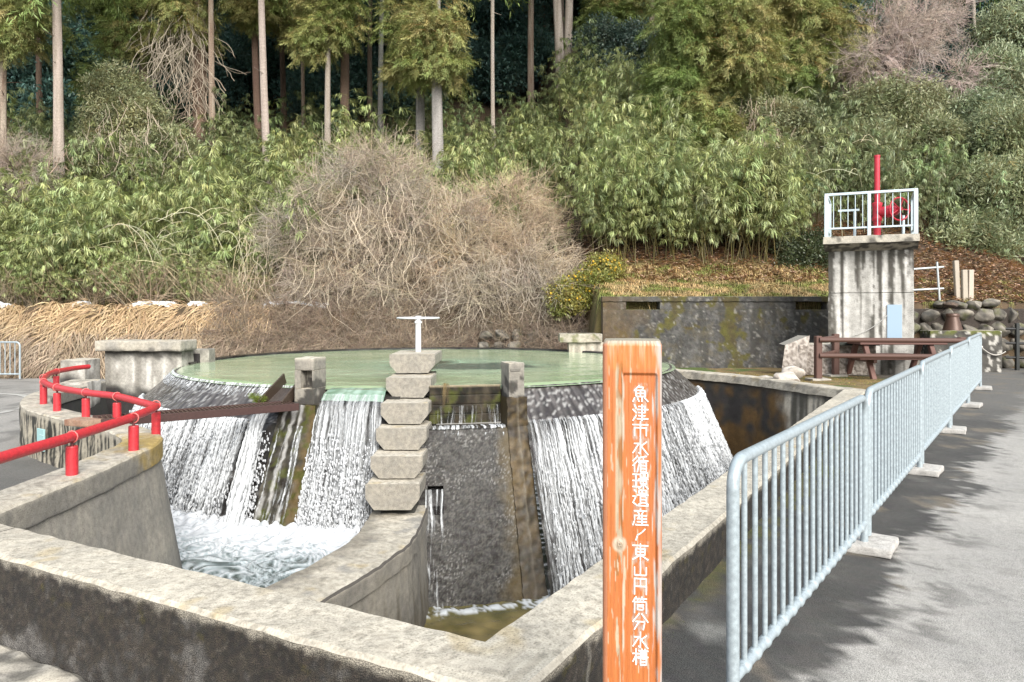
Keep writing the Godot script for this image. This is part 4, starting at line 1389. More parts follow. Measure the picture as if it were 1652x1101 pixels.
func tower() -> void:
	var FL := V(6.70, 15.75, 0.15)
	var ex := Vector3(0.9, 0, 0.436).normalized()       # along the front, to the right and nearer
	var ez := Vector3(-ex.z, 0, ex.x)                    # out of the front
	var B := Basis(ex, Vector3.UP, ez)
	var W_ := 1.60
	var DP := 1.0
	var at := func(u: float, y: float, w: float) -> Vector3: return Vector3(FL.x, 0, FL.z) + ex * u + ez * w + Vector3(0, y, 0)
	var o := thing("gate_tower", "streaked pale concrete gate tower with projecting platform slab", "tower", at.call(W_ / 2, 0.2, -DP / 2))
	var f := func(p: Vector3, ax: int, s: float) -> Color:
		var q := B.inverse() * (p - Vector3(FL.x, 0, FL.z))
		var u := q.x - q.z * 0.8
		var c := mixc(Color(0.32, 0.315, 0.295), Color(0.66, 0.655, 0.635), 0.5 + 0.7 * streak(p, u, 4.0, 0.25) + 0.25 * fb(p, 3.0))
		var drip := streak(p + Vector3(0, 3, 0), u, 5.0, 0.16) + 0.5 * st(1.5, 2.85, p.y) + 0.3 * st(0.22, 0.05, absf(u - 0.95)) + 0.35 * st(0.35, 0.0, u) - 0.15 + 0.3 * fb(p, 6.0)
		c = mixc(c, Color(0.065, 0.06, 0.05), st(0.08, 0.42, drip) * 0.95)
		c = mixc(c, Color(0.10, 0.095, 0.08), st(0.35, 0.7, streak(p, u, 7.0, 0.2) + 0.4 * st(0.9, 0.3, p.y)) * 0.8)
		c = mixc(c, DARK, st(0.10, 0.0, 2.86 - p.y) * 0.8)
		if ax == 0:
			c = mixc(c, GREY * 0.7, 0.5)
		return c
	var mb := MB.new()
	cbox(mb, Transform3D(B, at.call(W_ / 2, 1.02, -DP / 2)), Vector3(W_, 1.72, DP), 0.006, 0.035, f, 0.005)
	obj("lower_shaft", mb, M.far_concrete, o)
	mb = MB.new()
	cbox(mb, Transform3D(B, at.call(W_ / 2, 2.385, -DP / 2 - 0.004)), Vector3(W_ - 0.008, 0.99, DP), 0.006, 0.035, f, 0.005)
	obj("upper_shaft", mb, M.far_concrete, o)
	mb = MB.new()
	var slabc := func(p: Vector3, ax: int, s: float) -> Color:
		var c := mixc(GREY * 1.1, PALE * 1.05, 0.5 + fb(p, 4.0))
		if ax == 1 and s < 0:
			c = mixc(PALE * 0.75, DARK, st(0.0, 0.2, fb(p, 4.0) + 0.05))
		return mixc(c, DARK, st(0.15, 0.4, fb(p + Vector3(4, 0, 2), 2.4) + 0.1) * 0.85)
	cbox(mb, Transform3D(B, at.call(W_ / 2, 2.97, -DP / 2 + 0.17)), Vector3(W_ + 0.16, 0.15, DP + 0.44), 0.008, 0.04, slabc, 0.005)
	# sloping underside of the overhang
	var a0: Vector3 = at.call(-0.07, 2.9, 0.37)
	var a1: Vector3 = at.call(W_ + 0.07, 2.9, 0.37)
	var b0: Vector3 = at.call(-0.07, 2.76, 0.003)
	var b1: Vector3 = at.call(W_ + 0.07, 2.76, 0.003)
	var p := PackedVector3Array()
	var col := PackedColorArray()
	for j in 9:
		for i in 41:
			var g := a0.lerp(a1, i / 40.0).lerp(b0.lerp(b1, i / 40.0), j / 8.0)
			p.push_back(g)
			col.push_back(slabc.call(g, 1, -1.0))
	mb.grid(41, 9, p, col)
	mb.tri(a0, b0, at.call(-0.07, 2.9, 0.003), GREY, at.call(W_ / 2, 2.85, 0.1))
	mb.tri(a1, b1, at.call(W_ + 0.07, 2.9, 0.003), GREY, at.call(W_ / 2, 2.85, 0.1))
	obj("platform_slab", mb, M.far_concrete, o)

	# platform railing
	var r := thing("platform_railing", "pale blue-grey steel railing round the tower platform", "railing", at.call(W_ / 2, 3.045, 0))
	var RC := Color(0.44, 0.52, 0.55)
	var c4 := [at.call(-0.02, 3.045, 0.33), at.call(W_ + 0.02, 3.045, 0.33), at.call(W_ + 0.02, 3.045, -DP + 0.06), at.call(-0.02, 3.045, -DP + 0.06)]
	var up := Vector3(0, 0.86, 0)
	for i in 4:
		mb = MB.new()
		box(mb, Transform3D(B, c4[i] + up * 0.5), Vector3(0.075, 0.86, 0.075), 0.006, RC)
		obj("corner_post", mb, M.white, r)
	var mid: Vector3 = c4[0].lerp(c4[1], 0.49)
	mb = MB.new()
	box(mb, Transform3D(B, mid + up * 0.5), Vector3(0.065, 0.86, 0.06), 0.005, RC)
	obj("corner_post", mb, M.white, r)
	for i in [0, 1, 3]:
		var a: Vector3 = c4[i]
		var b: Vector3 = c4[(i + 1) % 4]
		var dir := (b - a).normalized()
		var Bs := Basis(dir, Vector3.UP, dir.cross(Vector3.UP))
		var L := a.distance_to(b)
		mb = MB.new()
		box(mb, Transform3D(Bs, (a + b) * 0.5 + Vector3(0, 0.875, 0)), Vector3(L + 0.07, 0.05, 0.06), 0.005, RC * 1.05)
		obj("top_rail", mb, M.white, r)
		mb = MB.new()
		box(mb, Transform3D(Bs, (a + b) * 0.5 + Vector3(0, 0.17, 0)), Vector3(L - 0.08, 0.035, 0.03), 0.003, RC)
		obj("lower_rail", mb, M.white, r)
		var n := 12 if i == 0 else 8
		for k in range(1, n):
			mb = MB.new()
			var q := a.lerp(b, float(k) / n)
			tube(mb, [q + Vector3(0, 0.18, 0), q + Vector3(0, 0.86, 0)], 0.008 if i == 0 else 0.011, 6, RC, false)
			obj("baluster", mb, M.white, r)
	for q in [[0.5, -0.55, 0.62], [0.78, -0.3, 0.4], [1.42, -0.35, 0.45]]:
		mb = MB.new()
		tube(mb, [at.call(q[0], 3.04, q[1]), at.call(q[0], 3.045 + q[2], q[1])], 0.03, 8, RC)
		var st_ := single("platform_stub_post", mb, M.white, ["pale stub post inside the left half of the tower railing, with crossbar", "short pale stub post between crossbar post and red pipe", "short pale stub post behind the red wheel"][[0.5, 0.78, 1.42].find(q[0])], "post", "stub posts on the tower platform")
	mb = MB.new()
	box(mb, Transform3D(B, at.call(0.38, 3.68, -0.55)), Vector3(0.42, 0.045, 0.045), 0.004, RC)
	single("platform_crossbar", mb, M.white, "pale bar across the top of the tall stub post on the platform", "bar")

	# red lifting gear
	var PK := Color(0.52, 0.022, 0.045)
	var g := thing("gate_hoist", "red gate hoist with tall spindle pipe and handwheel on the tower platform", "gate hoist", at.call(0.93, 3.045, -0.12))
	var base: Vector3 = at.call(0.93, 3.045, -0.12)
	mb = MB.new()
	tube(mb, [base, base + Vector3(0, 0.33, 0), base + Vector3(0, 0.34, 0), base + Vector3(0, 0.41, 0), base + Vector3(0, 0.42, 0), base + Vector3(0, 0.62, 0), base + Vector3(0, 0.70, 0), base + Vector3(0, 0.72, 0)], [0.072, 0.072, 0.10, 0.10, 0.085, 0.085, 0.11, 0.075], 16, PK)
	obj("pedestal", mb, M.red, g)
	mb = MB.new()
	tube(mb, [base + Vector3(0, 0.7, 0), base + Vector3(0, 1.69, 0)], 0.056, 14, PK)
	tube(mb, [base + Vector3(0, 1.66, 0), base + Vector3(0, 1.70, 0)], 0.062, 14, PK)
	obj("spindle_pipe", mb, M.red, g)
	mb = MB.new()
	var gb := base + Vector3(0, 0.52, 0)
	var wd := (ex * 0.62 + ez * 0.78).normalized()
	tube(mb, [gb, gb + ex * 0.16, gb + ex * 0.20, gb + ex * 0.30], [0.10, 0.11, 0.13, 0.11], 16, PK)
	tube(mb, [gb + ex * 0.24, gb + ex * 0.24 + wd * 0.16, gb + ex * 0.24 + wd * 0.22], [0.12, 0.10, 0.05], 16, PK)
	obj("gearbox", mb, M.red, g)
	var hub := gb + ex * 0.26 + wd * 0.24 + Vector3(0, 0.02, 0)
	var wx := wd.cross(Vector3.UP).normalized()
	mb = MB.new()
	var ring := []
	for i in 37:
		ring.append(hub + (wx * cos(TAU * i / 36) + Vector3.UP * sin(TAU * i / 36)) * 0.23)
	tube(mb, ring, 0.017, 8, PK, false)
	obj("wheel_rim", mb, M.red, g)
	for i in 5:
		mb = MB.new()
		var a := TAU * i / 5 + 0.7
		tube(mb, [hub, hub + (wx * cos(a) + Vector3.UP * sin(a)) * 0.23], 0.013, 6, PK)
		obj("spoke", mb, M.red, g)
	mb = MB.new()
	tube(mb, [hub - wd * 0.04, hub + wd * 0.05], 0.04, 12, PK)
	obj("hub", mb, M.red, g)

	# gauge board and wire
	mb = MB.new()
	box(mb, Transform3D(B, at.call(1.25, 1.24, 0.016)), Vector3(0.27, 0.80, 0.02), 0.003, Color(0.27, 0.36, 0.44))
	var gb2 := obj("gauge_board", mb, M.white)
	metas(gb2, "pale blue upright board fixed low on the tower front", "board")
	mb = MB.new()
	var wire := []
	for i in 9:
		var t := i / 8.0
		wire.append(at.call(1.12 - 0.62 * t, 1.42 - 0.42 * t - 0.06 * sin(PI * t), 0.04))
	tube(mb, wire, 0.009, 5, Color(0.62, 0.62, 0.6))
	single("wire", mb, M.steel, "pale sagging wire across the lower tower front", "wire")

	# mossy retaining wall left of the tower, with drain slots under its lip
	var wl := thing("mossy_wall", "dark mossy concrete retaining wall with slot drains under its lip", "wall", V(4.8, 17.6, 0.3))
	var mc := func(p: Vector3, ax: int, s: float) -> Color:
		if ax == 1 and s > 0:
			return mixc(GREY * 0.8, MOSS * 2.0, 0.5 + fb(p, 3.0))
		var c := mixc(Color(0.040, 0.039, 0.038), Color(0.145, 0.143, 0.138), 0.36 + 0.6 * fb(p, 1.3) + 0.45 * fb(p, 9.0) + 0.3 * n1.get_noise_3dv(p * 34.0))
		c = mixc(c, Color(0.045, 0.043, 0.038), st(0.05, 0.4, streak(p, p.x, 2.2, 0.5) + 0.1) * 0.8)
		c = mixc(c, Color(0.10, 0.085, 0.055), st(0.0, 0.5, fb(p + Vector3(3, 3, 0), 2.9) + 0.3 * fb(p, 11.0)) * 0.5)
		var ms := fb(p + Vector3(8, 1, 2), 1.7) + 0.4 * fb(p, 5.0) + 0.55 * st(0.55, 0.0, absf(p.x - 4.0)) * st(0.9, 1.5, p.y) + 0.7 * st(0.26, 0.0, absf(p.x - 5.16 - 0.1 * sin(p.y * 4.0)))
		c = mixc(c, mixc(Color(0.06, 0.045, 0.014), Color(0.085, 0.08, 0.012), 0.5 + fb(p, 3.0)), st(0.28, 0.45, ms) * 0.9)
		c = mixc(c, Color(0.32, 0.31, 0.29), st(0.36, 0.5, fb(p + Vector3(0, 5, 5), 7.0)) * 0.5)
		c = mixc(c, Color(0.10, 0.065, 0.03), st(3.35, 2.4, p.x + 0.6 * fb(p, 1.5)) * 0.7)
		return c
	var x0 := 2.15
	var x1 := 7.52
	var wb := func(xa: float, xb: float, ya: float, yb: float, dd: float, th: float, name: String):
		var m2 := MB.new()
		cbox(m2, Transform3D(Basis(), V((xa + xb) / 2, dd + th / 2, (ya + yb) / 2)), Vector3(xb - xa, yb - ya, th), 0.008, 0.035, mc, 0.006)
		obj(name, m2, M.far_concrete, wl)
	wb.call(x0, x1, -0.5, 1.527, 17.6, 0.6, "face")
	wb.call(x0, 2.70, 1.527, 1.717, 17.602, 0.35, "slot_pier")
	wb.call(3.5, 6.72, 1.527, 1.717, 17.602, 0.35, "slot_pier")
	wb.call(7.46, x1, 1.527, 1.717, 17.602, 0.35, "slot_pier")
	wb.call(x0 - 0.02, x1, 1.72, 1.84, 17.57, 0.65, "lip")
	var sb := MB.new()
	box(sb, Transform3D(Basis(), V((x0 + x1) / 2, 18.05, 1.62)), Vector3(x1 - x0, 0.24, 0.1), 0.0, Color(0.01, 0.01, 0.01))  # painted black to stand in for the shade inside the slots
	obj("slot_back", sb, M.damp, wl)

func lawn_things() -> void:
	# exposed-aggregate footing block
	var mb := MB.new()
	var f := func(p: Vector3, ax: int, s: float) -> Color:
		if ax == 1:
			return mixc(GREY, PALE, 0.5 + fb(p, 3.0))
		var c := mixc(Color(0.30, 0.265, 0.235), Color(0.55, 0.50, 0.46), 0.5 + 1.1 * n1.get_noise_3dv(p * 34.0))
		return mixc(c, Color(0.15, 0.12, 0.10), st(0.15, 0.4, n1.get_noise_3dv(p * 27.0 + Vector3(9, 9, 9))) * 0.8)
	cbox(mb, Transform3D(Basis(Vector3.UP, -0.08), V(6.55, 15.25, 0.53)), Vector3(1.5, 0.62, 0.7), 0.02, 0.025, f, 0.012)
	for sx in [-1.0]:
		var p := PackedVector3Array()
		var col := PackedColorArray()
		for j in 15:
			for i in 13:
				var t := i / 12.0
				var y := 0.22 + (0.60 + 0.2 * t) * j / 14.0
				var g := V(5.42 + 0.46 * t + 0.12 * j / 14.0, 14.98 - 0.1 * t + 0.1 * j / 14.0, y)
				p.push_back(g)
				col.push_back(f.call(g, 0, 0.0))
		mb.grid(13, 15, p, col, true)
		mb.tri(V(5.42, 14.98, 0.2), V(5.54, 15.08, 0.82), V(5.7, 15.6, 0.2), GREY, V(6.5, 15.2, 0.3))
		mb.quad(V(5.54, 15.08, 0.82), V(6.0, 14.98, 1.01), V(6.0, 15.6, 1.0), V(5.6, 15.6, 0.82), GREY, V(6, 15.3, 0.2))
	single("aggregate_block", mb, M.stone, "pebbly exposed-aggregate concrete block behind the brown rail", "concrete block")
	mb = MB.new()
	cbox(mb, Transform3D(Basis(Vector3.UP, -0.08), V(6.85, 14.85, 0.855)), Vector3(0.85, 0.05, 0.3), 0.004, 0.05, func(p, ax, s): return Color(0.03, 0.032, 0.03), 0.0)
	single("steel_cover", mb, M.damp, "flat black cover lying on the pebbly block in front of the tower", "cover")
	# brown timber rail
	var BR := Color(0.085, 0.040, 0.030)
	var o := thing("timber_rail", "brown timber post-and-rail fence at the edge of the lawn", "fence", V(6.9, 13.7, 0.33))
	for q in [[5.64, 13.7, 0.26, 1.06], [6.42, 14.75, 0.235, 1.06], [8.22, 13.6, 0.26, 1.04]]:
		mb = MB.new()
		box(mb, Transform3D(Basis(Vector3.UP, 0.1), V(q[0], q[1], (q[2] + q[3]) / 2)), Vector3(0.115, q[3] - q[2], 0.115), 0.012, BR * 1.1)
		obj("post", mb, M.wood, o)
		mb = MB.new()
		cbox(mb, Transform3D(Basis(Vector3.UP, 0.1), V(q[0], q[1], q[2] - 0.005)), Vector3(0.36, 0.05, 0.3), 0.01, 0.06, func(p, ax, s): return mixc(GREY, PALE, 0.5 + fb(p, 4.0)), 0.004)
		obj("footing", mb, M.concrete, o)
	for q in [[0.99, 0.045], [0.70, 0.045]]:
		mb = MB.new()
		tube(mb, [V(5.64, 13.64, q[0]), V(8.22, 13.54, q[0] - 0.01)], q[1], 10, BR)
		obj("rail", mb, M.wood, o)
		mb = MB.new()
		tube(mb, [V(5.64, 13.7, q[0]), V(6.42, 14.75, q[0])], q[1] * 0.9, 10, BR)
		obj("rail", mb, M.wood, o)
	# picnic table
	var t := thing("picnic_table", "low brown timber picnic table with bench on the lawn", "picnic table", V(7.5, 14.3, 0.34))
	for i in 3:
		mb = MB.new()
		box(mb, Transform3D(Basis(), V(7.44, 14.2 + 0.2 * i, 0.90)), Vector3(1.66, 0.05, 0.185), 0.008, BR * 1.25)
		obj("tabletop_plank", mb, M.wood, t)
	for q in [[13.85, 0.63], [14.95, 0.63]]:
		for k in 2:
			mb = MB.new()
			box(mb, Transform3D(Basis(), V(7.25, q[0] + 0.14 * k, q[1])), Vector3(1.6, 0.045, 0.13), 0.008, BR * 1.2)
			obj("bench_plank", mb, M.wood, t)
	for x in [6.75, 8.0]:
		for s in [-1.0, 1.0]:
			mb = MB.new()
			var a := V(x, 14.4 + s * 0.55, 0.21)
			var b := V(x, 14.4 + s * 0.18, 0.87)
			var dir := (b - a).normalized()
			box(mb, Transform3D(Basis(Vector3.RIGHT, dir, Vector3.RIGHT.cross(dir)), (a + b) * 0.5), Vector3(0.09, a.distance_to(b), 0.09), 0.008, BR * 1.6)
			obj("leg", mb, M.wood, t)
		mb = MB.new()
		box(mb, Transform3D(Basis(), V(x, 14.45, 0.585)), Vector3(0.07, 0.07, 1.3), 0.006, BR)
		obj("cross_beam", mb, M.wood, t)
	# pale rocks
	var say := ["pale flat boulder on the lawn edge, larger of the two", "rounded white boulder leaning behind the flat one", "small pale stone left of the boulders"]
	var rk := [[4.95, 13.35, 0.31, 0.55, 0.22, 0.4], [5.15, 13.65, 0.36, 0.42, 0.30, 0.35], [4.72, 13.75, 0.27, 0.3, 0.12, 0.25]]
	for i in 3:
		mb = MB.new()
		var q: Array = rk[i]
		rock(mb, V(q[0], q[1], q[2]), Vector3(q[3], q[4], q[5]), 3 + i, func(p): return mixc(Color(0.36, 0.33, 0.29), Color(0.58, 0.53, 0.49), 0.5 + fb(p, 5.0)), 18)
		single("boulder", mb, M.stone, say[i], "rock", "pale rocks on the lawn")

func right_bank_things() -> void:
	# stone wall beyond the tower
	var o := thing("stone_wall", "rough mossy fieldstone wall right of the tower", "wall", V(10.6, 17.2, 0.2))
	rng.seed = 77
	var sc := func(p: Vector3) -> Color:
		var c := mixc(Color(0.07, 0.064, 0.055), Color(0.30, 0.275, 0.235), 0.42 + fb(p, 3.6) + 0.5 * n1.get_noise_3dv(p * 26.0))
		return mixc(c, MOSS * 1.2, st(0.15, 0.4, fb(p + Vector3(5, 0, 0), 3.0)) * 0.6)
	var row := 0
	for q in [[0.32, 0.40], [0.70, 0.36], [1.05, 0.36], [1.40, 0.34], [1.66, 0.22]]:
		var x := 8.45 + 0.15 * (row % 2)
		while x < 12.4:
			var w := rf(0.34, 0.62) if x < 9.6 else rf(0.26, 0.46)
			var y: float = q[0] + (rf(-0.03, 0.03) if x > 9.5 else 0.0)
			if not (row == 4 and (x < 9.3 or x > 11.2)) and not (x > 11.6 and row > 2):
				var mb := MB.new()
				rock(mb, V(x + w / 2, 17.18 + rf(-0.05, 0.04) + 0.05 * row, y), Vector3(w * 1.04, q[1] * (1.06 if x < 9.5 else rf(0.9, 1.15)), 0.45), rng.randi_range(0, 500), sc, 18, 0.22)
				obj("stone", mb, M.stone, o)
			x += w
		row += 1
	var mb := MB.new()
	cbox(mb, Transform3D(Basis(), V(10.5, 17.5, 0.7)), Vector3(4.4, 1.7, 0.4), 0.02, 0.2, func(p, ax, s): return Color(0.06, 0.05, 0.04), 0.0)
	obj("backfill", mb, M.soil, o)
	mb = MB.new()
	cbox(mb, Transform3D(Basis(), V(8.62, 17.0, 0.9)), Vector3(0.3, 1.5, 0.4), 0.02, 0.06, func(p, ax, s): return mixc(Color(0.05, 0.05, 0.045), Color(0.14, 0.13, 0.12), 0.5 + fb(p, 3.0)), 0.01)
	single("wall_end_pillar", mb, M.stone, "dark squared pillar between the tower and the fieldstone wall", "pillar")
	# blackened concrete box
	mb = MB.new()
	var bc := func(p: Vector3, ax: int, s: float) -> Color:
		if ax == 1:
			return mixc(Color(0.16, 0.15, 0.10), Color(0.36, 0.33, 0.27), 0.5 + fb(p, 3.0))
		var c := mixc(Color(0.035, 0.033, 0.03), Color(0.10, 0.095, 0.085), 0.5 + fb(p, 3.0))
		c = mixc(c, MOSS * 1.4, st(0.15, 0.02, 1.07 - p.y) * st(-0.1, 0.2, fb(p, 3.0)))
		return mixc(c, Color(0.5, 0.49, 0.46), st(0.5, 0.62, n1.get_noise_3dv(p * 14.0) + 0.5 * st(9.9, 10.6, p.x) * 0.5) * 0.8)
	cbox(mb, Transform3D(Basis(Vector3.UP, -0.1), V(9.95, 16.5, 0.6)), Vector3(1.5, 0.95, 0.5), 0.02, 0.035, bc, 0.012)
	single("concrete_box", mb, M.far_concrete, "blackened mossy concrete box in front of the fieldstone wall", "concrete box")
	mb = MB.new()
	cbox(mb, Transform3D(Basis(Vector3.UP, -0.1), V(9.15, 16.05, 0.31)), Vector3(1.15, 0.3, 0.35), 0.012, 0.04, func(p, ax, s): return mixc(Color(0.06, 0.06, 0.055), Color(0.2, 0.19, 0.17), 0.5 + fb(p, 4.0)), 0.006)
	single("low_step", mb, M.far_concrete, "low dark concrete step left of the blackened box", "step")
	mb = MB.new()
	var chain := []
	for i in 11:
		var t := i / 10.0
		chain.append(V(10.2 + 0.5 * t, 16.17 - 0.06 * t, 0.72 - 0.16 * sin(PI * t * 0.85) - 0.02 * t))
	tube(mb, chain, 0.014, 6, Color(0.42, 0.40, 0.38))
	rock(mb, V(10.2, 16.17, 0.72), Vector3(0.09, 0.09, 0.09), 2, func(p): return Color(0.6, 0.58, 0.55), 10, 0.1)
	single("chain", mb, M.steel, "short pale chain hanging on the face of the blackened box", "chain")
	mb = MB.new()
	var rc := Color(0.10, 0.055, 0.04)
	tube(mb, [V(9.78, 16.5, 1.06), V(9.78, 16.5, 1.10), V(9.78, 16.5, 1.36), V(9.78, 16.5, 1.38), V(9.78, 16.5, 1.44), V(9.78, 16.5, 1.45)], [0.2, 0.2, 0.125, 0.14, 0.14, 0.1], 14, rc)
	single("iron_pipe_stub", mb, M.steel, "rusty flared iron pipe stub standing on the blackened box", "pipe")
	mb = MB.new()
	rock(mb, V(9.9, 16.75, 1.64), Vector3(0.4, 0.16, 0.3), 31, func(p): return mixc(Color(0.06, 0.045, 0.035), Color(0.2, 0.14, 0.1), 0.5 + fb(p, 6.0)), 14, 0.5)
	single("driftwood", mb, M.bark, "dark knotted piece of wood lying on the stones above the rusty pipe", "wood")
	# grey timber stakes
	var say := ["tall weathered timber stake, left of the pair on the bank", "shorter weathered double stake beside the tall one"]
	mb = MB.new()
	var tw := Color(0.36, 0.31, 0.25)
	box(mb, Transform3D(Basis(Vector3.BACK, 0.05), V(10.62, 17.75, 2.15)), Vector3(0.11, 1.1, 0.1), 0.01, tw)
	single("timber_stake", mb, M.wood, say[0], "stake", "timber stakes on the bank")
	var dd := thing("timber_stake", say[1], "stake", V(10.85, 17.7, 1.6), "timber stakes on the bank")
	for k in 2:
		mb = MB.new()
		box(mb, Transform3D(Basis(Vector3.BACK, 0.02 - 0.03 * k), V(10.76 + 0.14 * k, 17.68, 2.0)), Vector3(0.12, 0.95, 0.1), 0.01, tw * (1.0 + 0.15 * k))
		obj("plank", mb, M.wood, dd)
	# pipe handrail
	var h := thing("pipe_handrail", "thin pale pipe handrail on the bank behind the tower", "handrail", V(9.6, 17.6, 1.8))
	for q in [[2.42, 2.50], [1.95, 1.99]]:
		mb = MB.new()
		tube(mb, [V(8.3, 17.75, q[0] - 0.02), V(10.22, 17.6, q[1] + 0.04)], 0.024, 8, Color(0.55, 0.55, 0.55))
		obj("rail", mb, M.zinc, h)
	mb = MB.new()
	tube(mb, [V(10.14, 17.6, 1.5), V(10.06, 17.6, 2.66)], 0.026, 8, Color(0.55, 0.55, 0.55))
	obj("post", mb, M.zinc, h)
	# dark metal railing at the right edge
	var d := thing("dark_railing", "dark metal three-rail railing at the right edge of the road", "railing", V(11.5, 16.6, 0.2))
	for i in 3:
		mb = MB.new()
		box(mb, Transform3D(Basis(), V(11.28 + 1.2 * i, 16.6 - 0.5 * i, 0.68)), Vector3(0.075, 1.1, 0.075), 0.006, Color(0.035, 0.036, 0.038))
		obj("post", mb, M.steel, d)
	for y in [1.10, 0.78, 0.46]:
		mb = MB.new()
		tube(mb, [V(11.08, 16.68, y), V(13.9, 15.5, y)], 0.03, 8, Color(0.04, 0.041, 0.043))
		obj("rail", mb, M.steel, d)
	mb = MB.new()
	cbox(mb, Transform3D(Basis(Vector3.UP, 0.39), V(12.2, 16.15, 0.2)), Vector3(2.8, 0.14, 0.3), 0.02, 0.06, func(p, ax, s): return top_colour(p), 0.006)
	single("kerb_strip", mb, M.concrete, "pale kerb under the dark metal railing", "kerb")
	# rough stone edge behind the tank
	var sw := thing("stone_edge", "low rough stone edging on the far side of the tank under the brown shrub", "wall", V(0.6, 19.2, 0.4))
	rng.seed = 91
	for row2 in 2:
		var x := -0.9
		while x < 2.3:
			var w := rf(0.24, 0.46)
			mb = MB.new()
			rock(mb, V(x + w / 2, 19.35 + rf(-0.08, 0.05) + 0.1 * row2, 0.55 + 0.3 * row2 + rf(-0.03, 0.03)), Vector3(w, rf(0.28, 0.36), 0.4), rng.randi_range(0, 500), sc, 16, 0.3)
			obj("stone", mb, M.stone, sw)
			x += w

# ---------------------------------------------------------------- ground
func steps(parts: Array) -> Array:                 # [[from, to, step], ...] as one list
	var o := []
	for q in parts:
		var n := maxi(1, roundi((q[1] - q[0]) / q[2]))
		for i in n:
			o.append(lerpf(q[0], q[1], float(i) / n))
	o.append(parts[-1][1])
	return o

func sheet(mb: MB, xs: Array, ds: Array, yf: Callable, cf: Callable, keepf) -> void:
	var p := PackedVector3Array()
	var col := PackedColorArray()
	for d in ds:
		for x in xs:
			var g := V(x, d, yf.call(x, d))
			p.push_back(g)
			col.push_back(cf.call(g))
	var keep := PackedByteArray()
	if keepf != null:
		for j in ds.size() - 1:
			for i in xs.size() - 1:
				keep.push_back(1 if keepf.call((xs[i] + xs[i + 1]) * 0.5, (ds[j] + ds[j + 1]) * 0.5) else 0)
	mb.grid(xs.size(), ds.size(), p, col, false, keep)

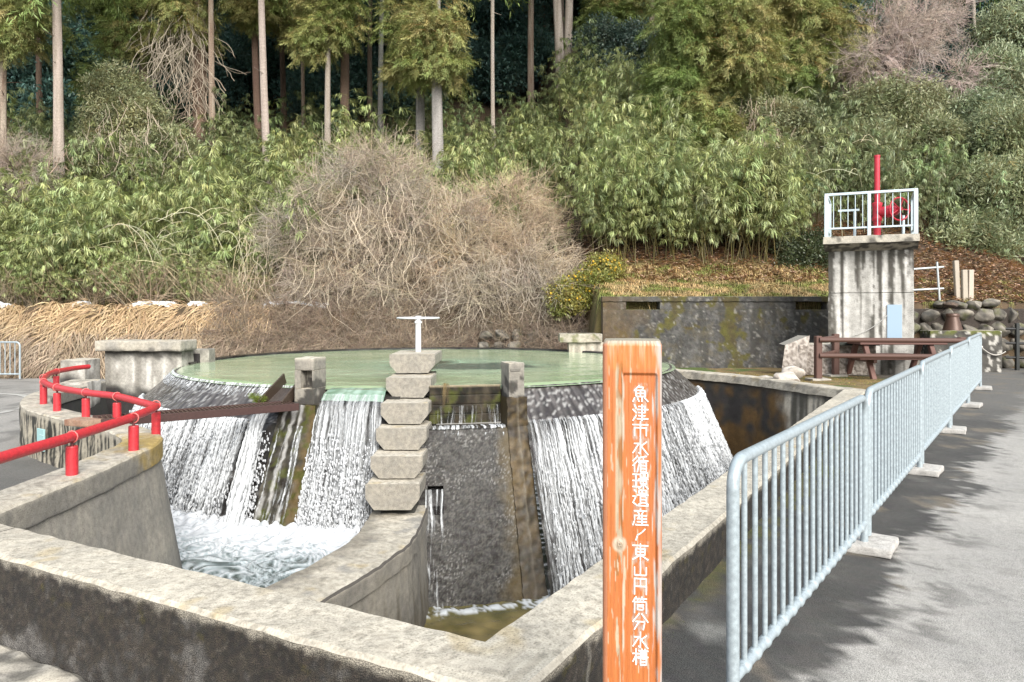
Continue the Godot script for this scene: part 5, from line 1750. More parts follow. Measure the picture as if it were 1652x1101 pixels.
func ground() -> void:
	var pit := pit_outline()
	var inside := func(x: float, d: float) -> bool: return Geometry2D.is_point_in_polygon(Vector2(x, d), pit)
	var mb := MB.new()
	sheet(mb, steps([[-70, -20, 10], [-20, -10, 1.0], [-10, 7, 0.14], [7, 20, 1.0], [20, 70, 10]]), steps([[-50, 0, 10], [0, 2, 1.0], [2, 17.4, 0.14], [17.4, 21, 0.6]]),
		func(x, d): return ground_y(x, d) - 0.03 - 0.6 * st(17.0, 18.0, d) * st(-0.5, 1.5, x), func(g): return mixc(Color(0.07, 0.06, 0.045), Color(0.12, 0.10, 0.07), 0.5 + fb(g, 1.0)),
		func(x, d): return not inside.call(x, d))
	setting("ground", mb, M.soil, "bare earth under and around the roads")
	# right road: pale worn asphalt, damp and dark along the barrier
	mb = MB.new()
	var road := func(g: Vector3) -> Color:
		var x := g.x
		var d := -g.z
		var off := (x - 0.807 - 0.7194 * (d - 2.75)) * 0.812          # metres right of the barrier
		var c := mixc(Color(0.335, 0.33, 0.318), Color(0.43, 0.42, 0.40), 0.5 + fb(g, 0.9))
		c = mixc(c, Color(0.20, 0.195, 0.185), st(0.2, 0.5, fb(g + Vector3(5, 0, 0), 3.2)) * 0.45)
		var edge := 0.20 + 0.055 * maxf(d - 3.0, 0.0) + 0.24 * nz.get_noise_2d(x * 0.8 + 4.0, d * 0.8) + 0.12 * nz.get_noise_2d(x * 3.4, d * 3.4) + 0.08 * n1.get_noise_2d(x * 15.0, d * 15.0) + 0.06 * n1.get_noise_2d(x * 42.0, d * 42.0)
		var w := st(0.05, -0.05, off - edge)
		c = mixc(c, mixc(Color(0.026, 0.0255, 0.0245), Color(0.062, 0.060, 0.056), 0.45 + fb(g, 1.6)), w * 0.93)
		var isl := nz.get_noise_2d(x * 2.1 + 30.0, d * 2.1)
		c = mixc(c, Color(0.12, 0.117, 0.11), st(0.30, 0.36, isl + 0.12 * n1.get_noise_2d(x * 30.0, d * 30.0)) * st(0.8, 0.4, off) * 0.7)
		c = mixc(c, Color(0.18, 0.175, 0.165), st(8.0, 12.0, d + 2.0 * fb(g, 0.7)) * 0.6)
		c = mixc(c, Color(0.20, 0.17, 0.13), st(0.3, 0.45, nz.get_noise_2d(x * 1.4 + 60.0, d * 1.4)) * w * 0.7)
		c = mixc(c, Color(0.27, 0.27, 0.255), st(0.14, 0.05, Vector2((x - 0.98) * 0.8, d - 3.62).length() + 0.06 * n1.get_noise_2d(x * 9.0, d * 9.0)) * 0.75)
		return mixc(c, mixc(Color(0.12, 0.10, 0.055), Color(0.08, 0.10, 0.02), 0.5 + fb(g, 6.0)), st(-0.50, -0.62, off + 0.12 * fb(g, 6.0)) * st(0.1, -0.2, fb(g, 3.0) - 0.1))
	var right_of := func(x: float, d: float) -> bool:
		if inside.call(x, d): return false
		if d < 3.3 and x > -1.6: return true
		return x - A.x > (d - A.y) * 0.606 + 0.0 and x > -1.6
	sheet(mb, steps([[-1.6, 0.6, 0.1], [0.6, 7, 0.045], [7, 12, 0.09], [12, 30, 1.0]]), steps([[-8, 2, 0.5], [2, 8, 0.045], [8, 17.3, 0.1]]), func(x, d): return ground_y(x, d) + 0.004 + 0.004 * n1.get_noise_2d(x * 0.8, d * 0.8), road, right_of)
	setting("road", mb, M.asphalt, "pale worn asphalt road with a damp dark edge along the barrier", "structure", "road")
	# left road with its white line
	mb = MB.new()
	var lroad := func(g: Vector3) -> Color:
		var c := mixc(Color(0.27, 0.265, 0.255), Color(0.37, 0.36, 0.345), 0.5 + fb(g, 0.8))
		var dist := Vector2(g.x + 5.2, -g.z - 7.9).length()
		c = mixc(c, Color(0.075, 0.072, 0.065), st(2.6, 1.0, dist + 1.2 * fb(g, 0.9)) * 0.75)
		return mixc(c, Color(0.11, 0.11, 0.105), st(0.12, 0.3, fb(g + Vector3(3, 0, 3), 1.6)) * 0.5)
	sheet(mb, steps([[-30, -12, 1.0], [-12, -1.6, 0.07]]), steps([[-8, 1, 0.5], [1, 14, 0.08], [14, 19.4, 0.2]]), func(x, d): return ground_y(x, d) + 0.004, lroad, func(x, d): return not inside.call(x, d))
	setting("road", mb, M.asphalt, "grey asphalt road on the left inside the hairpin parapet", "structure", "road")
	mb = MB.new()
	var line := [Vector2(-9.3, 10.4), Vector2(-9.25, 11.3), Vector2(-9.1, 12.2), Vector2(-8.95, 13.1), Vector2(-9.05, 14.0), Vector2(-9.5, 14.9), Vector2(-10.4, 15.7), Vector2(-12.0, 16.3)]
	for i in line.size() - 1:
		for k in 4:
			if (i * 4 + k) % 7 == 6:
				continue
			var a: Vector2 = line[i].lerp(line[i + 1], k / 4.0)
			var b: Vector2 = line[i].lerp(line[i + 1], (k + 0.94) / 4.0)
			var n := Vector2(b.y - a.y, a.x - b.x).normalized() * 0.075
			var w := 0.50 + 0.12 * fb(V(a.x, a.y, 0), 3.0)
			mb.quad(V(a.x - n.x, a.y - n.y, -0.258), V(a.x + n.x, a.y + n.y, -0.258), V(b.x + n.x, b.y + n.y, -0.258), V(b.x - n.x, b.y - n.y, -0.258), Color(w, w, w * 0.97), V(a.x, a.y, -2))
	setting("road_marking", mb, M.asphalt, "worn white line curving over the left road", "structure", "road marking")
	# lawn of the picnic terrace
	mb = MB.new()
	var tp := PackedVector2Array(terrace_path())
	var lawn_poly := PackedVector2Array()
	for q in tp:
		lawn_poly.append(q + Vector2(0.12, 0.07))
	lawn_poly.append_array([Vector2(6.6, 11.3), Vector2(8.3, 13.6), Vector2(9.0, 16.9), Vector2(9.0, 17.7), Vector2(2.4, 17.7)])
	var lawn := func(x: float, d: float) -> float: return 0.27 - 0.024 * (d - 12.5) + 0.015 * n1.get_noise_2d(x * 3.0, d * 3.0)
	sheet(mb, steps([[2.4, 9.1, 0.07]]), steps([[10.8, 17.75, 0.08]]), lawn, func(g):
		var c := mixc(Color(0.20, 0.135, 0.05), Color(0.30, 0.215, 0.09), 0.5 + fb(g, 2.5) + 0.4 * n1.get_noise_3dv(g * 15.0))
		c = mixc(c, Color(0.10, 0.15, 0.025), st(0.1, 0.4, fb(g + Vector3(2, 0, 9), 1.2) + 0.45 * st(4.9, 4.1, g.x)))
		return mixc(c, Color(0.25, 0.235, 0.21), st(6.9, 7.3, g.x + 0.3 * fb(g, 2.0)) * 0.8), func(x, d): return Geometry2D.is_point_in_polygon(Vector2(x, d), lawn_poly))
	setting("lawn", mb, M.soil, "yellowed lawn of the picnic terrace")
	# the hillside
	mb = MB.new()
	sheet(mb, steps([[-110, -24, 4.0], [-24, 24, 0.3], [24, 110, 4.0]]), steps([[17.0, 21.0, 0.08], [21.0, 34, 0.5], [34, 110, 3.0]]), hill_y, func(g):
		var c := mixc(Color(0.055, 0.038, 0.022), Color(0.15, 0.10, 0.055), 0.5 + fb(g, 1.6) + 0.5 * n1.get_noise_3dv(g * 9.0))
		if -g.z < 20.6 and g.x > 1.8 and g.x < 8.5:
			c = mixc(c, mixc(Color(0.30, 0.21, 0.09), Color(0.12, 0.14, 0.03), 0.5 + fb(g, 2.0)), 0.7)
		return c, null)
	setting("hill", mb, M.soil, "steep wooded slope covered with leaf litter", "structure", "hill")

# ---------------------------------------------------------------- plants
func at(px: float, py: float, d: float) -> Vector3:       # where something seen at this spot of the photograph stands, d metres away
	return V((px - 826.0) / 1200.0 * d, d, 1.6 + (495.0 - py) / 1200.0 * d)

func rdir() -> Vector3:
	var y := rf(-1, 1)
	var a := rf(0, TAU)
	var r := sqrt(1 - y * y)
	return Vector3(r * cos(a), y, r * sin(a))

func blade(mb: MB, a: Vector3, dir: Vector3, len: float, wid: float, col: Color) -> void:
	var side := dir.cross(Vector3.UP + rdir() * 0.4).normalized()
	mb.leaf(a, dir, side, side.cross(dir).normalized(), len, wid, col)

func bamboo_mesh(sd: int, H: float, arch: float) -> ArrayMesh:
	rng.seed = sd
	var mb := MB.new()
	var pts := []
	var rad := []
	for i in 9:
		var t := i / 8.0
		pts.append(Vector3(arch * t * t, H * (t - 0.16 * arch / 1.2 * t * t * t), 0.05 * sin(t * 5.0 + sd)))
		rad.append(lerpf(0.013, 0.003, t))
	tube(mb, pts, rad, 5, Color(0.32, 0.235, 0.15), false)
	for k in 15:
		var t := 0.30 + 0.70 * k / 14.0
		var i := mini(int(t * 8.0), 7)
		var b: Vector3 = pts[i].lerp(pts[i + 1], t * 8.0 - i)
		var az := rf(0, TAU)
		var out := Vector3(cos(az), rf(0.15, 0.6), sin(az)).normalized()
		var L := rf(0.25, 0.6) * lerpf(1.2, 0.7, t)
		var mid := b + out * L * 0.6
		var tip := b + out * L + Vector3.DOWN * L * 0.2
		tube(mb, [b, mid, tip], [0.004, 0.003, 0.002], 3, Color(0.9, 0.85, 0.55), false)
		var tone := rf(0.65, 1.3)
		for fan in 2:
			var q0 := tip if fan == 0 else mid
			var lead := (out * 0.8 + rdir() * 0.35 + Vector3.DOWN * rf(0.1, 0.5)).normalized()
			for j in 9:
				var dr := (lead * rf(0.5, 1.0) + rdir() * 0.55 + Vector3.DOWN * rf(0.25, 1.15)).normalized()
				var g := tone * rf(0.85, 1.15)
				blade(mb, q0 + rdir() * 0.035, dr, rf(0.16, 0.29), rf(0.024, 0.038), Color(g * rf(0.92, 1.12), g, g * rf(0.8, 1.1)))
	return mb.mesh()

func leaf_clump(sd: int, n: int, R: float, len: float, wid: float, droop: float) -> ArrayMesh:
	rng.seed = sd
	var mb := MB.new()
	for i in 6:
		tube(mb, [Vector3(0, -R * 0.5, 0), rdir() * R * 0.5, rdir() * R * 0.9], [0.012, 0.007, 0.003], 3, Color(0.9, 0.7, 0.5), false)
	for i in n:
		var q := rdir() * R * pow(rng.randf(), 0.45)
		q.y *= 0.75
		var dr := (q.normalized() * 0.7 + rdir() + Vector3.DOWN * droop).normalized()
		var g := rf(0.7, 1.3)
		blade(mb, q, dr, len * rf(0.7, 1.2), wid * rf(0.8, 1.2), Color(g * rf(0.9, 1.1), g, g * rf(0.85, 1.1)))
	return mb.mesh()

func cedar_spray(sd: int) -> ArrayMesh:
	rng.seed = sd
	var mb := MB.new()
	var pts := [Vector3.ZERO, Vector3(0.3, 0.02, 0), Vector3(0.55, -0.10, 0), Vector3(0.75, -0.3, 0)]
	tube(mb, pts, [0.014, 0.010, 0.007, 0.004], 4, Color(0.8, 0.55, 0.4), false)
	for k in 30:
		var t := rf(0.15, 1.0)
		var i := mini(int(t * 3.0), 2)
		var b: Vector3 = pts[i].lerp(pts[i + 1], t * 3.0 - i)
		var out := (Vector3(0.7, rf(-0.3, 0.3), rf(-1, 1)) + rdir() * 0.4).normalized()
		var L := rf(0.14, 0.32)
		var tone := rf(0.7, 1.25)
		for j in 7:
			var u := (j + rng.randf()) / 7.0
			var q := b + out * L * u + Vector3.DOWN * L * u * u * 0.45
			var dr := (out * 0.8 + rdir() * 0.6 + Vector3.DOWN * 0.45).normalized()
			var g := tone * rf(0.85, 1.15)
			blade(mb, q, dr, rf(0.07, 0.13), rf(0.013, 0.02), Color(g, g * rf(0.9, 1.02), g * rf(0.8, 1.0)))
	return mb.mesh()

func twig_tuft(sd: int, n: int, L0: float, L1: float, r: float, curl: float) -> ArrayMesh:
	rng.seed = sd
	var mb := MB.new()
	for i in n:
		var dr := (Vector3.UP * 1.1 + rdir() * 0.75).normalized()
		var L := rf(L0, L1)
		var bend := rdir() * curl
		var pts := []
		for k in 5:
			var t := k / 4.0
			pts.append(dr * L * t + bend * L * t * t + Vector3.DOWN * 0.25 * curl * L * t * t)
		var g := rf(0.4, 1.5)
		var c := Color(g, g * rf(0.94, 1.04), g * rf(0.9, 1.1))
		tube(mb, pts, [r, r * 0.85, r * 0.7, r * 0.55, r * 0.35], 3, c, false)
		for j in 3:
			var t := rf(0.3, 0.9)
			var q: Vector3 = dr * L * t + bend * L * t * t
			var e := (dr + rdir() * 0.9).normalized()
			var l := rf(0.2, 0.45) * L
			tube(mb, [q, q + e * l * 0.5, q + e * l + rdir() * l * 0.2], [r * 0.6, r * 0.5, r * 0.3], 3, c * rf(0.9, 1.15), false)
	return mb.mesh()

func straw_tuft(sd: int, n: int) -> ArrayMesh:
	rng.seed = sd
	var mb := MB.new()
	for i in n:
		var az := rf(-1.2, 1.2)
		var out := Vector3(sin(az), 0, cos(az))
		var L := rf(0.4, 0.9)
		var w := rf(0.008, 0.016)
		var b := Vector3(rf(-0.12, 0.12), 0, rf(-0.08, 0.08))
		var side := out.cross(Vector3.UP).normalized()
		var p := PackedVector3Array()
		var col := PackedColorArray()
		var g := rf(0.65, 1.3)
		var lift := rf(0.15, 0.45)
		for k in 6:
			var t := k / 5.0
			var q := b + out * L * 0.55 * t * (1.2 - 0.4 * t) + Vector3.UP * L * (lift * t * 2.0 - (lift * 2.0 + 0.62) * t * t)
			for s in [-1.0, 1.0]:
				p.push_back(q + side * s * w * (1.0 - 0.8 * t) + rdir() * 0.004)
				col.push_back(Color(g, g * rf(0.93, 1.0), g * rf(0.85, 1.0)))
		mb.grid(2, 6, p, col)
	return mb.mesh()

func tilt(q: Vector3, s: float, lean := 0.25) -> Transform3D:
	var b := Basis(Vector3.UP, rf(0, TAU))
	b = Basis(Vector3(rf(-1, 1), 0, rf(-1, 1)).normalized(), rf(0, lean)) * b
	return Transform3D(b.scaled_local(Vector3.ONE * s), q)

func towards(q: Vector3, dir: Vector3, s: float) -> Transform3D:      # local y along dir
	var y := dir.normalized()
	var x := y.cross(rdir()).normalized()
	return Transform3D(Basis(x, y, x.cross(y)).scaled_local(Vector3.ONE * s), q)

func branch_out(q: Vector3, dir: Vector3, s: float) -> Transform3D:   # local x along dir, y up
	var x := dir.normalized()
	var z := x.cross(Vector3.UP).normalized()
	var b := Basis(x, z.cross(x), z)
	b = b * Basis(Vector3.RIGHT, rf(-0.7, 0.7))
	return Transform3D(b.scaled_local(Vector3.ONE * s), q)

func tint(c: Color, dv := 0.25, dh := 0.1) -> Color:
	var g := rf(1 - dv, 1 + dv)
	return Color(c.r * g * rf(1 - dh, 1 + dh), c.g * g, c.b * g * rf(1 - dh, 1 + dh))

func shared_plants() -> void:
	M.bamboo = []
	for i in 6:
		M.bamboo.append(bamboo_mesh(100 + i, [3.2, 3.6, 2.9, 3.4, 2.6, 3.9][i], [0.5, 0.9, 1.3, 0.7, 1.5, 1.0][i]))
	M.broad = [leaf_clump(200, 170, 0.6, 0.13, 0.055, 0.4), leaf_clump(201, 170, 0.6, 0.13, 0.055, 0.4)]
	M.grey_leaf = [leaf_clump(210, 190, 0.5, 0.14, 0.034, 0.7), leaf_clump(211, 190, 0.5, 0.14, 0.034, 0.7)]
	M.small_leaf = [leaf_clump(220, 150, 0.28, 0.075, 0.032, 0.3)]
	M.cedar = [cedar_spray(230), cedar_spray(231), cedar_spray(232)]
	M.tuft = [twig_tuft(240, 11, 0.5, 1.0, 0.0062, 0.3), twig_tuft(241, 11, 0.5, 1.1, 0.0062, 0.5), twig_tuft(242, 12, 0.4, 0.9, 0.006, 0.8)]
	M.shoot = [twig_tuft(243, 7, 1.0, 1.8, 0.008, 0.15)]
	M.straws = [straw_tuft(250, 12), straw_tuft(251, 12), straw_tuft(252, 12)]

func thicket(label: String, x0: float, x1: float, d0: float, d1: float, n: int, col: Color, col2: Color, scale := 1.0) -> void:
	var xf := [[], [], [], [], [], []]
	for i in n:
		var d := lerpf(d0, d1, pow(rng.randf(), 1.1))
		var x := rf(x0, x1) * d / ((d0 + d1) * 0.5)
		var gap := nz.get_noise_2d(x * 0.5 + 7.0, d * 0.5)
		if gap < -0.06 and rng.randf() < 0.85:
			continue
		var seen := x / d
		if d > 22.2 and d < 26.5 and (seen > 0.222 and seen < 0.325 or seen > 0.332 and seen < 0.40 or seen > 0.50 and seen < 0.56) and rng.randf() < 0.9:
			continue
		var s := scale * rf(0.75, 1.2) * (1.0 + 0.75 * gap)
		var t := tilt(V(x, d, hill_y(x, d) - 0.05), s, 0.32)
		var c := tint(mixc(col, col2, rng.randf() * 0.7 + 0.6 * nz.get_noise_2d(x * 0.6, d * 0.6 + 40.0)), 0.33, 0.08)
		xf[rng.randi() % 6].append([t, c])
	var o := thing("bamboo_thicket", label, "bamboo", V((x0 + x1) / 2, (d0 + d1) / 2, hill_y((x0 + x1) / 2, (d0 + d1) / 2)))
	o.set_meta("kind", "stuff")
	for k in 6:
		var tr: Array[Transform3D] = []
		var cl: Array[Color] = []
		for q in xf[k]:
			tr.append(q[0])
			cl.append(q[1])
		var part := scatter("foliage", M.bamboo[k], tr, cl, M.leaf, o)
		part.set_meta("kind", "stuff")

func fill(parent: Node3D, called: String, meshes: Array, blobs: Array, per_m2: float, col: Color, col2: Color, s0: float, s1: float, m: Material, how := 0) -> void:
	# blobs: [centre, radii]; pieces sit in the outer half of each, mostly
	var tr := []
	for i in meshes.size():
		tr.append([])
	for b in blobs:
		var c: Vector3 = b[0]
		var r: Vector3 = b[1]
		var n := int(per_m2 * 4.0 * (r.x * r.y + r.y * r.z + r.x * r.z))
		for i in n:
			var u := rdir()
			var k := pow(rng.randf(), 0.4)
			var q := c + u * r * k * (1.0 + 0.35 * n1.get_noise_3dv((c + u * r) * 1.1))
			var s := rf(s0, s1)
			var t := tilt(q, s, 3.0)
			if how == 1:
				t = branch_out(q, (u * Vector3(1, 0.25, 1) + rdir() * 0.35 + Vector3(0, -0.12, 0)).normalized(), s)
			elif how == 2:
				t = towards(q, u + rdir() * 0.8 + Vector3(0, -0.1, 0), s)
			var cc := mixc(col, col2, clampf(0.5 + 1.1 * nz.get_noise_3dv(q * 0.9) + rf(-0.3, 0.3), 0, 1))
			tr[rng.randi() % meshes.size()].append([t, tint(cc, 0.2, 0.07)])
	for k in meshes.size():
		var a: Array[Transform3D] = []
		var cl: Array[Color] = []
		for q in tr[k]:
			a.append(q[0])
			cl.append(q[1])
		if a.size():
			var part := scatter(called, meshes[k], a, cl, m, parent)
			part.set_meta("kind", "stuff")

func trunk(o: Node3D, a: Vector3, b: Vector3, r0: float, r1: float, col: Color, col2: Color) -> void:
	var mb := MB.new()
	var n := 26
	var sides := 14
	var p := PackedVector3Array()
	var cl := PackedColorArray()
	var off := a.x * 3.7
	for j in n:
		var t := j / (n - 1.0)
		var c := a.lerp(b, t) + Vector3(0.04 * sin(t * 6.0 + off), 0, 0.04 * cos(t * 5.0 + off))
		var r := lerpf(r0, r1, t) * (1.0 + 0.45 * exp(-t * 22.0))
		for i in sides + 1:
			var ang := TAU * (i % sides) / sides
			var k := 1.0 + 0.10 * n1.get_noise_3d(cos(ang) * 2.0 + off, t * 6.0, sin(ang) * 2.0)
			var g := c + Vector3(cos(ang), 0, sin(ang)) * r * k
			p.push_back(g)
			var q := nz.get_noise_3d(g.x * 7.0, g.y * 0.7, g.z * 7.0) + 0.5 * nz.get_noise_3dv(g * 1.6)
			cl.push_back(mixc(col, col2, 0.5 + q * 1.2))
	mb.grid(sides + 1, n, p, cl, true)
	obj("trunk", mb, M.bark, o)
	var st_ := MB.new()
	for i in 5:                       # broken dry stubs
		var t := rf(0.25, 0.9)
		var c := a.lerp(b, t)
		var az := rf(0, TAU)
		var dr := Vector3(cos(az), rf(-0.2, 0.3), sin(az))
		tube(st_, [c, c + dr * (r0 * 1.6 + rf(0.05, 0.4))], [0.02, 0.008], 5, col2 * 0.8, true)
	obj("branch_stub", st_, M.bark, o).set_meta("kind", "stuff")

func vines(o: Node3D, called: String, starts: Array, n: int, L: float, spread: Vector3, col: Color, r := 0.008) -> void:
	var mb := MB.new()
	for i in n:
		var q: Vector3 = starts[rng.randi() % starts.size()] + Vector3(rf(-1, 1), rf(-1, 1), rf(-1, 1)) * spread
		var pts := [q]
		var dr := Vector3(rf(-0.5, 0.5), -1, rf(-0.4, 0.4)).normalized()
		var l := rf(0.4, 1.0) * L
		for k in 14:
			dr = (dr + Vector3(rf(-0.4, 0.4), rf(-0.3, 0.22), rf(-0.3, 0.3))).normalized()
			q += dr * l / 12.0
			pts.append(q)
		var g := rf(0.7, 1.3)
		tube(mb, pts, r * rf(0.6, 1.4), 4, Color(col.r * g, col.g * g, col.b * g), false)
	var part := obj(called, mb, M.twig, o)
	part.set_meta("kind", "stuff")

func forest() -> void:
	rng.seed = 4
	var PINK := Color(0.62, 0.51, 0.44)
	var TAN := Color(0.50, 0.42, 0.33)
	var GRY := Color(0.46, 0.43, 0.40)
	var BRN := Color(0.22, 0.145, 0.10)
	var OLIVE := Color(0.24, 0.31, 0.095)
	var RUST := Color(0.36, 0.33, 0.135)
	var GREEN := Color(0.19, 0.27, 0.075)
	# [x at the top, x and y at the visible foot, width in the photograph, metres away, colours, label, low foliage masses]
	var T := [
		[6, 5, 310, 13, 26.0, TAN, BRN, "reddish vine-clad cedar trunk at the left edge", [[15, 30, 40, 40, 0]]],
		[88, 100, 372, 17, 25.8, PINK, TAN * 0.8, "tall pinkish cedar with a vine skirt round its foot, left part", []],
		[58, 66, 190, 9, 38.0, BRN, BRN * 0.6, "thin dark cedar behind the tall pinkish trunk", []],
		[229, 235, 185, 13, 32.0, TAN, BRN * 1.3, "straight greyish cedar rising out of the leafy grey bush", [[175, 45, 55, 75, 2], [165, 130, 45, 40, 2], [232, 70, 55, 35, 0]]],
		[338, 346, 205, 10, 31.0, TAN, BRN * 1.5, "pale thin cedar beside the vine-wrapped trunk", []],
		[318, 322, 215, 22, 31.6, BRN * 1.3, BRN * 0.7, "thick brown trunk wrapped in hanging dead vines", [[300, 30, 60, 50, 0]]],
		[409, 418, 190, 12, 33.0, Color(0.22, 0.13, 0.10), BRN, "reddish brown cedar touching the pale pink one", [[412, 12, 32, 18, 1]]],
		[421, 432, 262, 12, 29.0, Color(0.56, 0.47, 0.41), PINK * 0.8, "smooth pale pink cedar left of the brown shrub", []],
		[452, 458, 165, 9, 37.0, BRN, BRN * 0.6, "slim dark trunk in the shade behind the pale pink cedar", []],
		[488, 489, 185, 6, 34.0, TAN * 0.7, BRN, "very thin greenish trunk below a drooping olive crown", [[497, 45, 38, 45, 0]]],
		[529, 530, 232, 10, 30.0, Color(0.48, 0.42, 0.37), TAN * 0.8, "pale slim cedar with golden olive foliage above the shrub", [[535, 22, 42, 40, 0], [510, 60, 35, 35, 1]]],
		[555, 558, 188, 15, 32.0, Color(0.20, 0.14, 0.10), BRN, "sturdy brown cedar right of the golden foliage", []],
		[598, 597, 150, 8, 39.0, TAN * 0.6, BRN, "narrow shaded trunk between the brown and the lichened trees", []],
		[617, 614, 195, 9, 33.0, Color(0.40, 0.41, 0.37), GRY * 0.7, "lichen-spotted pale trunk behind the shrub's summit", []],
		[672, 680, 212, 15, 30.0, GRY, GRY * 0.6, "left one of two grey trunks under the rusty olive crown", [[675, 45, 45, 50, 0], [668, 105, 35, 28, 0]]],
		[704, 706, 255, 18, 28.5, GRY * 1.15, GRY * 0.65, "right and thicker of two grey trunks under the rusty olive crown", [[705, 50, 42, 50, 1], [710, 100, 38, 32, 1]]],
		[795, 797, 182, 7, 32.0, Color(0.50, 0.45, 0.40), TAN, "solitary thin pale trunk in the middle of the bamboo", []],
		[857, 858, 105, 11, 37.0, TAN * 0.8, BRN, "brownish trunk left of the forked pale pair", []],
		[897, 905, 150, 15, 34.0, Color(0.43, 0.38, 0.33), TAN * 0.6, "left stem of the pale pair with knotty bark", []],
		[922, 914, 140, 13, 34.4, Color(0.43, 0.38, 0.33), TAN * 0.6, "right leaning stem of the pale pair with knotty bark", []],
		[874, 874, 60, 10, 44.0, Color(0.17, 0.10, 0.06), BRN * 0.6, "red-brown trunk far back between the pale stems", []],
		[1571, 1577, 115, 6, 30.0, Color(0.45, 0.42, 0.37), TAN, "thin bare pale stem among the bushes at the upper right", []],
		[1018, 1020, 80, 12, 36.0, BRN, BRN * 0.6, "trunk hidden by olive foliage over the dark teal bush", [[1010, 15, 60, 28, 0], [985, 30, 30, 20, 2]]],
		[1110, 1112, 230, 14, 25.0, BRN * 1.3, BRN, "cedar clothed to the ground in olive and brown foliage", [[1095, 70, 45, 60, 2], [1085, 160, 32, 60, 2], [1150, 100, 45, 50, 0], [1195, 40, 62, 38, 1], [1140, 205, 38, 45, 0], [1155, 260, 32, 35, 1], [1205, 95, 30, 40, 1], [1130, 30, 40, 35, 0]]],
		[1300, 1300, 180, 12, 27.5, BRN * 1.3, BRN, "dark olive cedar between the brown foliage and the bare twigs", [[1320, 30, 55, 50, 0], [1310, 85, 55, 40, 0], [1275, 125, 45, 35, 2], [1355, 100, 35, 35, 0], [1265, 10, 40, 30, 1]]],
	]
	for q in T:
		var d: float = q[4]
		var foot := at(q[1], q[2], d)
		foot.y = hill_y(foot.x, d) - 0.2
		var top := at(q[0], -60, d)
		var dirv := (top - foot) / maxf(top.y - foot.y, 1.0)
		var H := 17.0 + fmod(d * 7.0, 5.0)
		var head := foot + dirv * H
		var o := thing("cedar_tree", q[7], "tree", foot, "cedars on the slope")
		var r0: float = q[3] / 1200.0 * d * 0.5
		trunk(o, foot, head, r0 * 1.08, r0 * 0.45, q[5], q[6])
		var blobs := [[], [], []]
		for b in q[8]:
			var k: float = d / 1200.0
			var whole := Vector3(b[2] * k, b[3] * k, minf(b[2] * k, 1.1))
			if b[1] < 75:
				for part in 5:
					blobs[b[4]].append([at(b[0] + rf(-0.6, 0.6) * b[2], rf(-70, 10), d - 0.3), Vector3(0.4, 0.3, 0.4) * rf(0.9, 1.5)])
			for part in 13:
				var u := rdir() * pow(rng.randf(), 0.5)
				blobs[b[4]].append([at(b[0], b[1], d - 0.3) + u * whole * 0.95, Vector3(0.34, 0.26, 0.34) * rf(0.8, 1.5)])
		for i in 3:
			if blobs[i].size():
				fill(o, "foliage", M.cedar, blobs[i], 17.0, [OLIVE, RUST, GREEN][i], [RUST, OLIVE * 1.1, OLIVE * 0.9][i], 0.5, 0.95, M.needle, 1)
		var crown := []
		for i in 4:
			var t := 0.62 + 0.11 * i
			crown.append([foot.lerp(head, t), Vector3(2.1 - 0.4 * i, 1.1, 2.1 - 0.4 * i)])
		if foot.lerp(head, 0.5).y > 1.6 + 0.4125 * d - 2.5:
			fill(o, "crown", M.cedar, crown, 0.5 if d < 33.5 else 1.2, GREEN, OLIVE, 2.0, 3.0, M.needle, 1)
		if q[2] in [372, 310]:
			vines(o, "vine", [foot + dirv * 1.2, foot + dirv * 2.4, foot + dirv * 3.4], 90, 1.6, Vector3(0.3, 0.7, 0.25), Color(0.26, 0.19, 0.14), 0.012)
		if q[2] == 215:
			vines(o, "vine", [foot + dirv * 3.0, foot + dirv * 5.0, foot + dirv * 7.0], 170, 2.4, Vector3(0.35, 1.0, 0.3), Color(0.30, 0.24, 0.18), 0.012)
			vines(o, "hanging_vine", [at(282, 60, 30.8), at(300, 40, 30.8), at(262, 40, 30.8)], 110, 3.4, Vector3(0.55, 0.9, 0.4), Color(0.36, 0.31, 0.24), 0.010)
	# canopy of the stand behind, mostly above the picture
	var canopy := thing("forest_canopy", "closed crowns of the cedars deep in the forest", "tree canopy", V(0, 50, 20))
	canopy.set_meta("kind", "stuff")
	var cb := []
	for i in 70:
		var d := rf(31, 62)
		var x := rf(-0.9, 0.9) * d
		cb.append([V(x, d, hill_y(x, d) + rf(11, 16)), Vector3(3.2, 1.6, 3.2)])
	fill(canopy, "foliage", M.cedar, cb, 0.55, GREEN * 0.8, OLIVE * 0.8, 2.6, 3.8, M.needle, 1)
	# dark evergreen understorey
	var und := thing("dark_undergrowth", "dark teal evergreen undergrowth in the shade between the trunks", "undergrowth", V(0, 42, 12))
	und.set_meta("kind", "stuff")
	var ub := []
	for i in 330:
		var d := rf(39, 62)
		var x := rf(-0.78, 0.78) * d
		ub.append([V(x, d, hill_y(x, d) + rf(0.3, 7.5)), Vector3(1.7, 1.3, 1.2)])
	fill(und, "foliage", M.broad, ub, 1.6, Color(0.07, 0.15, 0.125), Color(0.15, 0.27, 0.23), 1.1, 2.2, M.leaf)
	# shaded trunks far back
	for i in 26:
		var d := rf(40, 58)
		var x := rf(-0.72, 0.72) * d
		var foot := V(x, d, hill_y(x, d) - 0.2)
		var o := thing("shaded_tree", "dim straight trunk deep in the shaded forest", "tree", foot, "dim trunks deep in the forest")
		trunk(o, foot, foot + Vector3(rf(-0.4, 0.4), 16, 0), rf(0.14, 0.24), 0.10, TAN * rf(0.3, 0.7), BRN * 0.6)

	# bamboo and dwarf bamboo
	var B1 := Color(0.29, 0.345, 0.14)
	var B2 := Color(0.46, 0.50, 0.25)
	var B3 := Color(0.23, 0.29, 0.14)
